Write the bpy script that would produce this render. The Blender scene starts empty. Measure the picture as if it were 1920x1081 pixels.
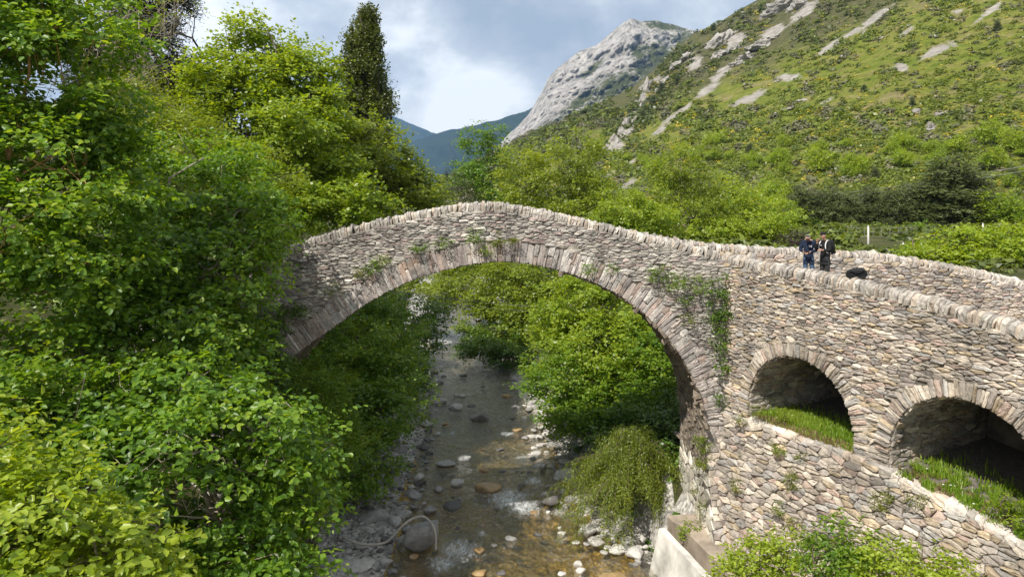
import bpy, math, random
import numpy as np
from mathutils import Vector, Matrix, noise as mnoise
R = math.radians
scene = bpy.context.scene
C = scene.collection
H, F = 12.9, 1297.0            # eye height above the river and focal length in photo pixels

def W(px, py, Y):
    """a point seen at photo pixel (px, py) standing Y metres ahead"""
    return np.array([(px-960)/F*Y, Y, H-(py-380)/F*Y])

def nz(x, y, z=0.0):
    return mnoise.noise(Vector((x, y, z)))

# ------------------------------------------------------------------ objects
def link(name, me, mat=None, parent=None):
    o = bpy.data.objects.new(name, me)
    C.objects.link(o)
    if me is not None and mat is not None:
        me.materials.clear()
        for m in (mat if isinstance(mat, (list, tuple)) else [mat]):
            me.materials.append(m)
    if parent is not None:
        o.parent = parent
    return o

def tag(o, label, cat, group=None, kind=None):
    o['label'] = label
    if cat: o['category'] = cat
    if group: o['group'] = group
    if kind: o['kind'] = kind
    return o

def empty(name, loc, label, cat, group=None, rz=0.0, sc=1.0):
    o = bpy.data.objects.new(name, None)
    C.objects.link(o)
    o.location = [float(v) for v in loc]
    o.rotation_euler = (0, 0, rz)
    o.scale = (sc, sc, sc)
    return tag(o, label, cat, group)

def copy_thing(o, loc, rz, sc, label=None, group=None):
    r = o.copy(); C.objects.link(r)
    r.location = [float(v) for v in loc]; r.rotation_euler = (0, 0, rz)
    r.scale = sc if isinstance(sc, (tuple, list)) else (sc, sc, sc)
    if label: r['label'] = label
    if group: r['group'] = group
    for ch in list(o.children):
        c = ch.copy(); C.objects.link(c); c.parent = r
        for g in list(ch.children):
            d = g.copy(); C.objects.link(d); d.parent = c
    return r

def pymesh(name, V, Fs, smooth=False, cols=None):
    me = bpy.data.meshes.new(name)
    me.from_pydata([tuple(map(float, v)) for v in V], [], [tuple(int(i) for i in f) for f in Fs])
    if smooth:
        me.polygons.foreach_set('use_smooth', np.ones(len(me.polygons), dtype=bool))
    if cols is not None:
        a = me.color_attributes.new('Col', 'FLOAT_COLOR', 'POINT')
        c = np.ones((len(V), 4), np.float32); c[:, :3] = np.asarray(cols)
        a.data.foreach_set('color', c.ravel())
    me.update()
    return me

def npmesh(name, V, Q, smooth=False, cols=None):
    """mesh from numpy arrays, all faces with the same corner count"""
    V = np.asarray(V, np.float32); Q = np.asarray(Q, np.int32)
    me = bpy.data.meshes.new(name)
    k = Q.shape[1]; n = len(Q)
    me.vertices.add(len(V)); me.vertices.foreach_set('co', V.ravel())
    me.loops.add(n*k); me.loops.foreach_set('vertex_index', Q.ravel())
    me.polygons.add(n); me.polygons.foreach_set('loop_start', np.arange(0, n*k, k, dtype=np.int32))
    if smooth:
        me.polygons.foreach_set('use_smooth', np.ones(n, dtype=bool))
    if cols is not None:
        a = me.color_attributes.new('Col', 'FLOAT_COLOR', 'POINT')
        c = np.ones((len(V), 4), np.float32); c[:, :3] = cols
        a.data.foreach_set('color', c.ravel())
    me.update(calc_edges=True)
    return me

class MB:
    """collects pieces into one mesh"""
    def __init__(s): s.V, s.F, s.Cc = [], [], []
    def add(s, V, Fs, col=None):
        b = len(s.V)
        s.V += [tuple(map(float, v)) for v in V]
        s.F += [tuple(int(i)+b for i in f) for f in Fs]
        if col is not None: s.Cc += [tuple(col)]*len(V)
    def tube(s, pts, rad, n=6, caps=True, col=None):
        pts = [Vector([float(c) for c in p]) for p in pts]
        if not isinstance(rad, (list, tuple, np.ndarray)): rad = [rad]*len(pts)
        V, Fs = [], []
        t0 = (pts[1]-pts[0]).normalized()
        u = t0.orthogonal().normalized()
        for i, p in enumerate(pts):
            t = (pts[min(i+1, len(pts)-1)]-pts[max(i-1, 0)])
            t = t.normalized() if t.length > 1e-9 else t0
            u = (u - t*u.dot(t)); u = u.normalized() if u.length > 1e-6 else t.orthogonal().normalized()
            w = t.cross(u)
            for k in range(n):
                a = 2*math.pi*k/n
                V.append(p + (u*math.cos(a)+w*math.sin(a))*float(rad[i]))
        for i in range(len(pts)-1):
            for k in range(n):
                k2 = (k+1) % n
                Fs.append((i*n+k, i*n+k2, (i+1)*n+k2, (i+1)*n+k))
        if caps:
            Fs.append(tuple(range(n-1, -1, -1)))
            Fs.append(tuple((len(pts)-1)*n+k for k in range(n)))
        s.add(V, Fs, col)
    def box(s, lo, hi, col=None):
        (a, b, c), (d, e, f) = lo, hi
        s.add([(a,b,c),(d,b,c),(d,e,c),(a,e,c),(a,b,f),(d,b,f),(d,e,f),(a,e,f)],
              [(3,2,1,0),(4,5,6,7),(0,1,5,4),(1,2,6,5),(2,3,7,6),(3,0,4,7)], col)
    def build(s, name, mat, parent=None, smooth=False):
        me = pymesh(name, s.V, s.F, smooth, s.Cc if s.Cc else None)
        return link(name, me, mat, parent)

# ------------------------------------------------------------------ materials
def newmat(name):
    m = bpy.data.materials.new(name); m.use_nodes = True
    nt = m.node_tree; nt.nodes.clear()
    out = nt.nodes.new('ShaderNodeOutputMaterial')
    return m, nt, out

class NT:
    def __init__(s, nt): s.nt = nt
    def n(s, typ, **kw):
        nd = s.nt.nodes.new('ShaderNode'+typ)
        for k, v in kw.items():
            if k == 'inp':
                for a, b in v.items():
                    if isinstance(b, bpy.types.NodeSocket): s.nt.links.new(b, nd.inputs[a])
                    else: nd.inputs[a].default_value = b
            else: setattr(nd, k, v)
        return nd
    def ramp(s, fac, stops, interp='LINEAR'):
        nd = s.nt.nodes.new('ShaderNodeValToRGB'); r = nd.color_ramp; r.interpolation = interp
        r.elements.remove(r.elements[1]); r.elements[0].position = stops[0][0]
        for i, (p, c) in enumerate(stops):
            e = r.elements[0] if i == 0 else r.elements.new(p)
            e.color = (c, c, c, 1) if isinstance(c, (int, float)) else (*c, 1)
        s.nt.links.new(fac, nd.inputs[0])
        return nd.outputs[0]
    def mix(s, fac, a, b, mode='MIX'):
        nd = s.nt.nodes.new('ShaderNodeMix'); nd.data_type = 'RGBA'; nd.blend_type = mode
        for k, v in ((0, fac), (6, a), (7, b)):
            sock = nd.inputs[k]
            if isinstance(v, bpy.types.NodeSocket): s.nt.links.new(v, sock)
            elif isinstance(v, (int, float)): sock.default_value = v if k == 0 else (v, v, v, 1)
            else: sock.default_value = (*v, 1)
        return nd.outputs[2]
    def math(s, op, a, b=0.0, c=0.0, clamp=False):
        nd = s.nt.nodes.new('ShaderNodeMath'); nd.operation = op; nd.use_clamp = clamp
        for i, v in enumerate((a, b, c)):
            if isinstance(v, bpy.types.NodeSocket): s.nt.links.new(v, nd.inputs[i])
            else: nd.inputs[i].default_value = v
        return nd.outputs[0]
    def noise(s, vec, scale, detail=4, rough=.55, dist=0.0):
        nd = s.n('TexNoise', inp={'Scale': scale, 'Detail': detail, 'Roughness': rough, 'Distortion': dist})
        if vec is not None: s.nt.links.new(vec, nd.inputs['Vector'])
        return nd.outputs['Fac']
    def pos(s, scale=None):
        g = s.n('NewGeometry').outputs['Position']
        if scale is None: return g
        m = s.n('VectorMath', operation='MULTIPLY'); s.nt.links.new(g, m.inputs[0]); m.inputs[1].default_value = scale
        return m.outputs[0]
    def link(s, a, b): s.nt.links.new(a, b)
    def bump(s, h, strength=.5, dist=.02, normal=None):
        b = s.n('Bump', inp={'Strength': strength, 'Distance': dist, 'Height': h})
        if normal is not None: s.link(normal, b.inputs['Normal'])
        return b.outputs[0]
    def bsdf(s, col, rough=.9, normal=None, spec=.25, **kw):
        p = s.nt.nodes.new('ShaderNodeBsdfPrincipled')
        for nm, v in (('Base Color', col), ('Roughness', rough), ('Specular IOR Level', spec)):
            if isinstance(v, bpy.types.NodeSocket): s.link(v, p.inputs[nm])
            elif nm == 'Base Color': p.inputs[nm].default_value = (*v, 1)
            else: p.inputs[nm].default_value = v
        if normal is not None: s.link(normal, p.inputs['Normal'])
        for k, v in kw.items(): p.inputs[k.replace('_', ' ')].default_value = v
        return p.outputs[0]

def mat_stone(name, tint=(1, 1, 1), lichen=.35, orange=.0):
    """masonry: every stone carries its own colour, lichen and grain come on top"""
    m, nt, out = newmat(name); T = NT(nt)
    a = T.n('Attribute', attribute_name='Col').outputs['Color']
    P = T.pos()
    c = T.mix(1.0, a, tint, 'MULTIPLY')
    g = T.noise(P, 9, 6, .7)
    c = T.mix(1.0, c, T.ramp(g, [(.25, .62), (.5, 1.0), (.8, 1.3)]), 'MULTIPLY')
    l = T.ramp(T.noise(P, 5.5, 5, .65), [(.55, 0.0), (.66, 1.0)])
    c = T.mix(T.math('MULTIPLY', l, lichen), c, (.50, .48, .44))
    d = T.ramp(T.noise(P, 3.1, 5, .7), [(.56, 0.0), (.7, 1.0)])
    c = T.mix(T.math('MULTIPLY', d, .55), c, (.10, .095, .085))
    w = T.ramp(T.noise(P, .55, 3, .6), [(.33, .68), (.5, 1.0), (.66, 1.14)])
    c = T.mix(1.0, c, w, 'MULTIPLY')
    sv = T.ramp(T.noise(T.pos((1.6, 1.6, .22)), 1.3, 5, .65), [(.32, .66), (.5, 1.0), (.7, 1.12)])
    c = T.mix(1.0, c, sv, 'MULTIPLY')
    if orange:
        o = T.ramp(T.noise(P, .9, 4, .6), [(.60, 0.0), (.70, 1.0)])
        c = T.mix(T.math('MULTIPLY', o, orange), c, (.42, .23, .09))
    b = T.bump(T.noise(P, 22, 7, .7), .75, .03)
    T.link(T.bsdf(c, .92, b, .2), out.inputs[0])
    return m

def mat_plain(name, col, rough=.8, var=.25, scale=8, bump=.0, spec=.25, metal=0.0):
    m, nt, out = newmat(name); T = NT(nt)
    tc = T.n('TexCoord').outputs['Object']
    g = T.ramp(T.noise(tc, scale, 5, .6), [(.3, 1-var), (.7, 1+var)])
    c = T.mix(1.0, col, g, 'MULTIPLY')
    nrm = T.bump(T.noise(tc, scale*3, 5, .6), bump, .02) if bump else None
    T.link(T.bsdf(c, rough, nrm, spec, Metallic=metal), out.inputs[0])
    return m

def mat_leaf(name, cols, trans=.42, tcol=None, rough=.42, spec=.5, big=.5, raw=False):
    """leaves: every leaf picks a green of its own, sprays drift from green to yellower green"""
    m, nt, out = newmat(name); T = NT(nt)
    g = T.n('NewGeometry')
    oi = T.n('ObjectInfo').outputs['Random']
    isl = g.outputs['Random Per Island']
    nn = T.noise(T.pos(), big, 2, .5)
    f = T.math('ADD', T.math('MULTIPLY', isl, .72), T.math('MULTIPLY', T.math('SUBTRACT', nn, .33), .80))
    f = T.math('ADD', f, T.math('MULTIPLY', T.math('SUBTRACT', oi, .5), .25), clamp=True)
    cols = cols if raw else [(min(r_*1.75, .80*g_*1.42), g_*1.42, b_*.95) for r_, g_, b_ in cols]; k = len(cols)-1
    c = T.ramp(f, [(i/k, cc) for i, cc in enumerate(cols)])
    p = T.bsdf(c, rough, None, spec)
    t = T.n('BsdfTranslucent')
    tc = T.mix(1.0, c, tcol or (2.1, 1.9, .55), 'MULTIPLY')
    T.link(tc, t.inputs[0])
    mx = T.n('MixShader', inp={0: trans})
    T.link(p, mx.inputs[1]); T.link(t.outputs[0], mx.inputs[2])
    T.link(mx.outputs[0], out.inputs[0])
    return m

M = {}
M['stone'] = mat_stone('bridge_stone', (1.22, 1.20, 1.185), .35)
M['stone_warm'] = mat_stone('wing_stone', (1.25, 1.215, 1.175), .4, .10)
M['ring'] = mat_stone('voussoir_stone', (1.22, 1.20, 1.185), .6, .22)
M['coping'] = mat_stone('coping_stone', (1.08, 1.055, 1.03), .5)
M['ashlar'] = mat_stone('ashlar_stone', (1.4, 1.37, 1.3), .5)
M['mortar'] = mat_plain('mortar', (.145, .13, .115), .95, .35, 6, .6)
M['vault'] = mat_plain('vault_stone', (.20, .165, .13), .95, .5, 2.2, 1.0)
M['concrete'] = mat_plain('old_concrete', (.30, .25, .20), .9, .35, 1.5, .4)
M['white_concrete'] = mat_plain('pale_concrete', (.58, .56, .52), .85, .42, 1.1, .5)
M['bark'] = mat_plain('bark', (.13, .10, .075), .95, .4, 6, .7)
M['pale_bark'] = mat_plain('pale_bark', (.34, .29, .23), .9, .3, 6, .5)
M['rust_bark'] = mat_plain('peeling_bark', (.42, .24, .10), .9, .3, 6, .5)
M['dark_bark'] = mat_plain('dark_bark', (.07, .055, .042), .95, .4, 6, .7)
GR = [(.030, .072, .010), (.055, .125, .014), (.092, .180, .018), (.140, .215, .030)]
M['lime'] = mat_leaf('lime_leaf', [(.032, .085, .012), (.062, .150, .018), (.110, .215, .026), (.180, .270, .050)])
M['maple'] = mat_leaf('maple_leaf', [(.028, .080, .010), (.055, .135, .014), (.090, .180, .018), (.135, .21, .026)])
M['ash'] = mat_leaf('ash_leaf', [(.055, .105, .012), (.095, .155, .018), (.140, .195, .024), (.20, .22, .04)])
M['olive'] = mat_leaf('olive_leaf', [(.060, .085, .016), (.095, .120, .022), (.13, .15, .03), (.17, .16, .05)])
M['deep'] = mat_leaf('deep_leaf', [(.020, .060, .010), (.036, .092, .013), (.060, .130, .018), (.10, .17, .028)], .35)
M['poplar'] = mat_leaf('poplar_leaf', [(.022, .040, .010), (.040, .062, .013), (.062, .085, .016), (.09, .11, .024)], .25)
M['needle'] = mat_leaf('needles', [(.040, .042, .018), (.072, .070, .028), (.105, .098, .040), (.14, .125, .055)], .12, (1.3, 1.2, .6))
M['black_needle'] = mat_leaf('dark_needles', [(.010, .016, .009), (.016, .024, .012), (.026, .034, .016), (.04, .046, .02)], .1, (1.3, 1.2, .6))
M['willow'] = mat_leaf('willow_leaf', [(.055, .095, .016), (.088, .140, .022), (.125, .185, .030), (.18, .22, .05)])
M['bright'] = mat_leaf('bright_leaf', [(.060, .125, .012), (.10, .185, .016), (.150, .235, .024), (.22, .28, .05)])
M['purple'] = mat_leaf('purple_leaf', [(.020, .010, .012), (.032, .016, .018), (.045, .022, .022), (.06, .03, .03)], .2, (1.4, .8, .8), raw=True)
M['scrub'] = mat_leaf('dry_scrub_leaf', [(.085, .095, .045), (.13, .135, .06), (.18, .17, .085), (.23, .21, .12)], .2, (1.2, 1.1, .7), raw=True)
M['grass'] = mat_leaf('grass_blade', [(.050, .125, .014), (.080, .18, .02), (.12, .22, .03), (.20, .25, .06)], .4)
M['dry_grass'] = mat_leaf('dry_grass_blade', [(.22, .14, .08), (.28, .19, .11), (.30, .22, .12), (.34, .28, .15)], .3, (1.2, 1.0, .7), raw=True)
M['petal'] = mat_plain('white_petal', (.75, .75, .72), .7, .1)

def mat_ground():
    m, nt, out = newmat('soil_and_litter'); T = NT(nt); P = T.pos()
    c = T.ramp(T.noise(P, .9, 6, .65), [(.3, (.045, .040, .022)), (.5, (.060, .070, .022)), (.7, (.11, .095, .06))])
    b = T.bump(T.noise(P, 6, 6, .7), .8, .1)
    T.link(T.bsdf(c, .95, b, .1), out.inputs[0]); return m
M['ground'] = mat_ground()

def mat_gravel():
    m, nt, out = newmat('river_gravel'); T = NT(nt); P = T.pos()
    v = T.n('TexVoronoi', inp={'Scale': 7.0}); T.link(P, v.inputs['Vector'])
    hu = T.n('SeparateColor'); T.link(v.outputs['Color'], hu.inputs[0])
    c = T.mix(1.0, T.ramp(T.noise(P, 1.5, 4), [(.3, (.24, .23, .21)), (.7, (.42, .40, .375))]), T.ramp(hu.outputs[0], [(0, .6), (1, 1.45)]), 'MULTIPLY')
    b = T.bump(v.outputs['Distance'], 1.0, .06)
    T.link(T.bsdf(c, .9, b, .2), out.inputs[0]); return m
M['gravel'] = mat_gravel()

def mat_rock(name, a, b_, wet=False, rough=.85):
    m, nt, out = newmat(name); T = NT(nt); P = T.pos()
    oi = T.n('ObjectInfo').outputs['Random']
    c = T.mix(oi, a, b_)
    c = T.mix(1.0, c, T.ramp(T.noise(P, 5, 7, .7), [(.25, .55), (.5, 1.0), (.75, 1.35)]), 'MULTIPLY')
    c = T.mix(T.ramp(T.noise(P, 2.3, 4, .6), [(.58, 0.0), (.7, .5)]), c, (.42, .41, .39))
    b = T.bump(T.noise(P, 14, 7, .7), .6, .04)
    T.link(T.bsdf(c, rough, b, .35), out.inputs[0]); return m
M['rock'] = mat_rock('grey_river_rock', (.20, .193, .185), (.42, .405, .385))
M['pale_rock'] = mat_rock('pale_river_rock', (.40, .38, .35), (.56, .54, .51))
M['amber_rock'] = mat_rock('amber_wet_rock', (.28, .17, .06), (.34, .24, .12), rough=.45)
M['dark_rock'] = mat_rock('dark_boulder', (.105, .098, .092), (.12, .115, .11))

def mat_bed():
    m, nt, out = newmat('river_bed'); T = NT(nt); P = T.pos()
    v = T.n('TexVoronoi', inp={'Scale': 2.6, 'Randomness': 1.0}); T.link(P, v.inputs['Vector'])
    v2 = T.n('TexVoronoi', inp={'Scale': 6.5}); T.link(P, v2.inputs['Vector'])
    hue = T.n('SeparateColor'); T.link(v.outputs['Color'], hue.inputs[0])
    c = T.ramp(hue.outputs[0], [(0.0, (.19, .15, .06)), (.35, (.40, .28, .075)), (.6, (.50, .34, .09)), (.8, (.32, .28, .16)), (1.0, (.58, .48, .28))])
    c = T.mix(.62, c, T.ramp(T.noise(P, .45, 4), [(.35, (.26, .20, .08)), (.6, (.70, .45, .07))]))
    sy = T.n('SeparateXYZ'); T.link(P, sy.inputs[0]); up_ = T.math('DIVIDE', T.math('SUBTRACT', sy.outputs[1], 29.0), 16.0, clamp=True)
    c = T.mix(T.math('MULTIPLY', up_, .8), c, (.42, .42, .40))
    c = T.mix(1.0, c, T.ramp(v2.outputs['Distance'], [(0.0, 1.25), (.5, .6)]), 'MULTIPLY')
    b = T.bump(v.outputs['Distance'], 1.0, .15)
    T.link(T.bsdf(c, .8, b, .2), out.inputs[0]); return m
M['bed'] = mat_bed()

def mat_water():
    m, nt, out = newmat('river_water'); T = NT(nt); P = T.pos((1.0, .55, 1.0))
    h = T.math('ADD', T.noise(P, 1.7, 5, .6, .6), T.math('MULTIPLY', T.noise(P, 7, 4, .6, .4), .35))
    b = T.bump(h, 1.0, .42)
    fr = T.n('Fresnel', inp={'IOR': 1.33, 'Normal': b})
    gl = T.n('BsdfGlossy', inp={'Roughness': .06, 'Normal': b, 'Color': (1, 1, 1, 1)})
    tr = T.n('BsdfTransparent', inp={'Color': (.96, .94, .84, 1)})
    mx = T.n('MixShader'); T.link(T.math('ADD', T.math('MULTIPLY', fr.outputs[0], 1.5), .07, clamp=True), mx.inputs[0])
    T.link(tr.outputs[0], mx.inputs[1]); T.link(gl.outputs[0], mx.inputs[2])
    at = T.n('Attribute', attribute_name='Col'); sp = T.n('SeparateColor'); T.link(at.outputs['Color'], sp.inputs[0])
    fn = T.noise(T.pos((1.0, .35, 1.0)), 7.0, 9, .8, 1.2)
    fo = T.math('MULTIPLY', T.ramp(T.math('ADD', fn, T.math('MULTIPLY', T.math('SUBTRACT', sp.outputs[0], .5), .30)), [(.50, 0.0), (.74, .85)]), T.ramp(sp.outputs[0], [(.02, 0.0), (.2, 1.0)]))
    df = T.bsdf((.78, .80, .80), .6, b, .3)
    m2 = T.n('MixShader'); T.link(fo, m2.inputs[0]); T.link(mx.outputs[0], m2.inputs[1]); T.link(df, m2.inputs[2])
    T.link(m2.outputs[0], out.inputs[0]); return m
M['water'] = mat_water()

def mat_hill():
    m, nt, out = newmat('hillside_turf_and_rock'); T = NT(nt); P = T.pos()
    at = T.n('Attribute', attribute_name='Col'); sp = T.n('SeparateColor'); T.link(at.outputs['Color'], sp.inputs[0])
    g = T.ramp(T.noise(P, .09, 6, .65), [(.28, (.070, .105, .012)), (.42, (.125, .155, .020)), (.55, (.165, .170, .035)), (.66, (.21, .18, .085)), (.78, (.17, .13, .08))])
    g = T.mix(1.0, g, T.ramp(T.noise(P, .5, 5, .7), [(.3, .6), (.7, 1.35)]), 'MULTIPLY')
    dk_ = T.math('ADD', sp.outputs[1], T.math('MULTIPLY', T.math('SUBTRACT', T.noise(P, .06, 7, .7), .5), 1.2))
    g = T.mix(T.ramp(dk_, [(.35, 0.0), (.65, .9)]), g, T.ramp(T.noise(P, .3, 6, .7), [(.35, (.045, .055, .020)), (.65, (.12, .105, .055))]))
    rk = T.ramp(T.noise(P, .22, 7, .75), [(.28, (.15, .135, .115)), (.5, (.30, .275, .245)), (.72, (.46, .435, .40))])
    ed = T.math('ADD', T.math('MULTIPLY', sp.outputs[0], .80), T.math('MULTIPLY', T.math('SUBTRACT', T.noise(P, .075, 10, .78, 1.0), .5), 2.3))
    f = T.ramp(ed, [(.38, 0.0), (.56, 1.0)])
    c = T.mix(f, g, rk)
    b = T.bump(T.noise(P, .45, 8, .7), .9, 1.2)
    T.link(T.bsdf(c, .95, b, .1), out.inputs[0]); return m
M['hill'] = mat_hill()

def mat_mountain():
    m, nt, out = newmat('limestone_mountain'); T = NT(nt); P = T.pos()
    at = T.n('Attribute', attribute_name='Col'); sp = T.n('SeparateColor'); T.link(at.outputs['Color'], sp.inputs[0])
    rk = T.ramp(T.noise(P, .022, 9, .72), [(.28, (.27, .245, .215)), (.44, (.47, .435, .395)), (.62, (.66, .62, .57))])
    v = T.ramp(T.noise(T.pos((1, .5, .40)), .06, 10, .82, .5), [(.40, .30), (.50, 1.0), (.62, 1.2)])
    rk = T.mix(1.0, rk, v, 'MULTIPLY')
    g = T.ramp(T.noise(P, .03, 6, .7), [(.3, (.06, .07, .022)), (.55, (.10, .11, .035)), (.75, (.17, .155, .07))])
    ed = T.math('ADD', sp.outputs[0], T.math('MULTIPLY', T.math('SUBTRACT', T.noise(P, .05, 10, .85), .5), 2.6))
    c = T.mix(T.ramp(ed, [(.42, 0.0), (.56, 1.0)]), rk, g)
    b = T.bump(T.noise(T.pos((1, 1, .5)), .07, 10, .8), 1.0, 14.0)
    T.link(T.bsdf(c, .95, b, .05), out.inputs[0]); return m
M['mountain'] = mat_mountain()

def mat_far():
    m, nt, out = newmat('far_forest'); T = NT(nt); P = T.pos()
    c = T.ramp(T.noise(P, .006, 9, .7), [(.3, (.012, .024, .018)), (.55, (.022, .038, .024)), (.68, (.045, .058, .035)), (.8, (.08, .08, .06))])
    b = T.bump(T.noise(P, .03, 8, .7), 1.0, 15.0)
    T.link(T.bsdf(c, .95, b, .05), out.inputs[0]); return m
M['far'] = mat_far()

# ------------------------------------------------------------------ camera, sun, sky
SUN = Vector((.85, 1.0, -1.62)).normalized()      # the way the light travels
cam = bpy.data.objects.new('camera', bpy.data.cameras.new('camera')); C.objects.link(cam)
cam.location = (0, 0, H); cam.rotation_euler = (R(90), 0, 0)
cam.data.sensor_width = 36; cam.data.lens = 36*F/1920; cam.data.shift_y = -160.5/1920
cam.data.clip_start = .1; cam.data.clip_end = 30000
scene.camera = cam
sl = bpy.data.lights.new('sun', 'SUN'); sl.energy = 4.3; sl.angle = R(.5); sl.color = (1.0, .94, .84)
so = bpy.data.objects.new('sun', sl); C.objects.link(so); so.rotation_euler = SUN.to_track_quat('-Z', 'Y').to_euler()

wd = bpy.data.worlds.new('World'); scene.world = wd; wd.use_nodes = True
nt = wd.node_tree; nt.nodes.clear(); T = NT(nt)
wo = nt.nodes.new('ShaderNodeOutputWorld')
sk = T.n('TexSky', sky_type='NISHITA', sun_disc=False)
sk.sun_elevation = math.asin(-SUN.z); sk.sun_rotation = math.atan2(-SUN.x, -SUN.y)
sk.air_density = 1.0; sk.dust_density = 1.2
bg = T.n('Background', inp={1: .10}); T.link(sk.outputs[0], bg.inputs[0])
gen = T.n('TexCoord').outputs['Generated']
sx = T.n('SeparateXYZ'); T.link(gen, sx.inputs[0])
den = T.math('ADD', T.math('ABSOLUTE', sx.outputs[2]), .22)
cx = T.n('CombineXYZ'); T.link(T.math('DIVIDE', sx.outputs[0], den), cx.inputs[0]); T.link(T.math('DIVIDE', sx.outputs[1], den), cx.inputs[1]); cx.inputs[2].default_value = 3.7
mp = T.n('VectorMath', operation='MULTIPLY_ADD'); T.link(gen, mp.inputs[0]); mp.inputs[1].default_value = (1, 1, 1.55); mp.inputs[2].default_value = (2.3, .4, 1.7)
n1 = T.noise(mp.outputs[0], 3.4, 10, .54, .25)
n2 = T.noise(mp.outputs[0], 9.5, 9, .58, .3)
def puff(px, py, rad, k):
    d = Vector(((px-960)/F, 1.0, -(py-380)/F)).normalized()
    dm = T.n('VectorMath', operation='DISTANCE'); T.link(gen, dm.inputs[0]); dm.inputs[1].default_value = d
    return T.math('MULTIPLY', T.math('SUBTRACT', 1.0, T.math('DIVIDE', dm.outputs['Value'], rad), clamp=True), k)
s = T.math('ADD', T.math('MULTIPLY', n1, .95), T.math('MULTIPLY', n2, .62)); s = T.math('SUBTRACT', s, .285)
for q in ((380, 70, .16, .34), (930, 180, .11, .30), (840, 205, .09, .26), (760, 75, .09, .20), (1000, 120, .13, -.24), (880, 20, .14, -.12), (560, 40, .14, -.10), (790, 150, .06, -.1), (1300, 20, .16, .06)):
    s = T.math('ADD', s, puff(*q))
ccol = T.ramp(s, [(.28, (.32, .365, .43)), (.43, (.43, .47, .525)), (.53, (.55, .58, .615)), (.61, (.74, .755, .765)), (.71, (.92, .92, .91))])
bc = T.n('Background', inp={1: 1.0}); T.link(ccol, bc.inputs[0])
cov = T.ramp(n1, [(.28, .86), (.5, .97)])
mw = T.n('MixShader'); T.link(cov, mw.inputs[0]); T.link(bg.outputs[0], mw.inputs[1]); T.link(bc.outputs[0], mw.inputs[2])
T.link(mw.outputs[0], wo.inputs[0])

scene.view_settings.view_transform = 'Standard'; scene.view_settings.look = 'None'
scene.view_settings.exposure = 0.5; scene.view_settings.gamma = 1.0
scene.render.engine = 'CYCLES'
cy = scene.cycles
cy.max_bounces = 6; cy.diffuse_bounces = 3; cy.glossy_bounces = 3; cy.transmission_bounces = 4; cy.transparent_max_bounces = 12; cy.volume_bounces = 0
cy.use_denoising = True; cy.denoiser = 'OPENIMAGEDENOISE'; cy.sample_clamp_indirect = 6.0
cy.caustics_reflective = False; cy.caustics_refractive = False
# ------------------------------------------------------------------ ground, river, hills
RY = [5, 24, 29, 40, 52, 64, 110]
RX = [1.6, .3, -.9, -1.7, -3.2, -4.9, -10.0]
RW = [4.6, 4.5, 3.5, 3.2, 2.8, 2.5, 2.4]
def rc(Y): return float(np.interp(Y, RY, RX))
def rw(Y): return float(np.interp(Y, RY, RW))
def gz(X, Y):
    """height of the ground above the river level"""
    d = abs(X-rc(Y))-rw(Y)
    n = .25*nz(X*.35, Y*.35, 2.0)+.08*nz(X*1.3, Y*1.3, 5.0)
    if d < 0:
        return -.55*min(1.0, -d/1.2)+.12*nz(X*.9, Y*.9, 9.0)
    if X < rc(Y):
        z = .14*d if d < 3 else .42+.72*(d-3)
        if z > 8.5: z = 8.5+(z-8.5)*.35
        return z+n*min(1.0, d*.6)
    if Y < 27.7 and X > 4.9:
        xw = 5.3+(24.5-Y)*.225
        return -.5 if X < xw+.9 else (1.1 if X < xw+1.7 else 1.9+.04*n)
    z = .16*d if d < 1.2 else .2+.95*(d-1.2)
    if z > 9.7: z = 9.7+(z-9.7)*.02
    return z+n*min(1.0, d*.6)

def grid(xs, ys, f, name, mat, smooth=True, colf=None):
    V = [(x, y, f(x, y)) for y in ys for x in xs]
    nx = len(xs)
    Q = [(j*nx+i, j*nx+i+1, (j+1)*nx+i+1, (j+1)*nx+i) for j in range(len(ys)-1) for i in range(nx-1)]
    me = npmesh(name, np.array(V), np.array(Q), smooth, np.array([colf(v) for v in V]) if colf else None)
    return link(name, me, mat)

xs = list(np.arange(-22, 24, .45)); xs = [-400, -200, -90, -60, -45, -34, -27]+xs+[27, 33, 42, 60, 90, 200, 400]
ys = [-60, -20, 0]+list(np.arange(6, 70, .5))+list(np.arange(70, 120, 3))+[140, 200, 300, 420]
ground = grid(xs, ys, gz, 'ground', [M['ground'], M['gravel'], M['bed']])
ms = np.zeros(len(ground.data.polygons), np.int32)
for i, p in enumerate(ground.data.polygons):
    c = p.center; d = abs(c.x-rc(c.y))-rw(c.y)
    ms[i] = 2 if d < .25 else (1 if d < 3.1 else 0)
ground.data.polygons.foreach_set('material_index', ms)
tag(ground, 'wooded banks and gravel bed of the stream', None, kind='structure')

FOAM = [(955, 935, 1.5), (985, 950, 1.2), (860, 1030, 1.2), (830, 1055, .9), (985, 862, .9), (1010, 872, .6), (950, 812, .6), (1000, 900, .7), (905, 1000, .35),
        (835, 640, 1.6), (850, 622, 2.0), (870, 660, .8), (1050, 960, .5), (1140, 1000, .4)]
FP = []
for px, py, r in FOAM:
    Y = H*F/(py-380); FP.append(((px-960)/F*Y, Y, r*.8))
def foamc(v):
    a = 0.0
    for x, y, r in FP:
        q = ((v[0]-x)/r)**2+((v[1]-y)/(r*1.1))**2
        if q < 4: a = max(a, math.exp(-q))
    return (a, a, a)
wx = list(np.arange(-9.5, 8.01, .16)); wy = list(np.arange(14, 48, .16))+list(np.arange(48, 112, .5))
def wz(X, Y):
    e = .035*nz(X*1.1, Y*.7, 1.0)+.02*nz(X*2.7, Y*1.9, 4.0)
    return e
V = []; keep = []
nx = 60
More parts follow.
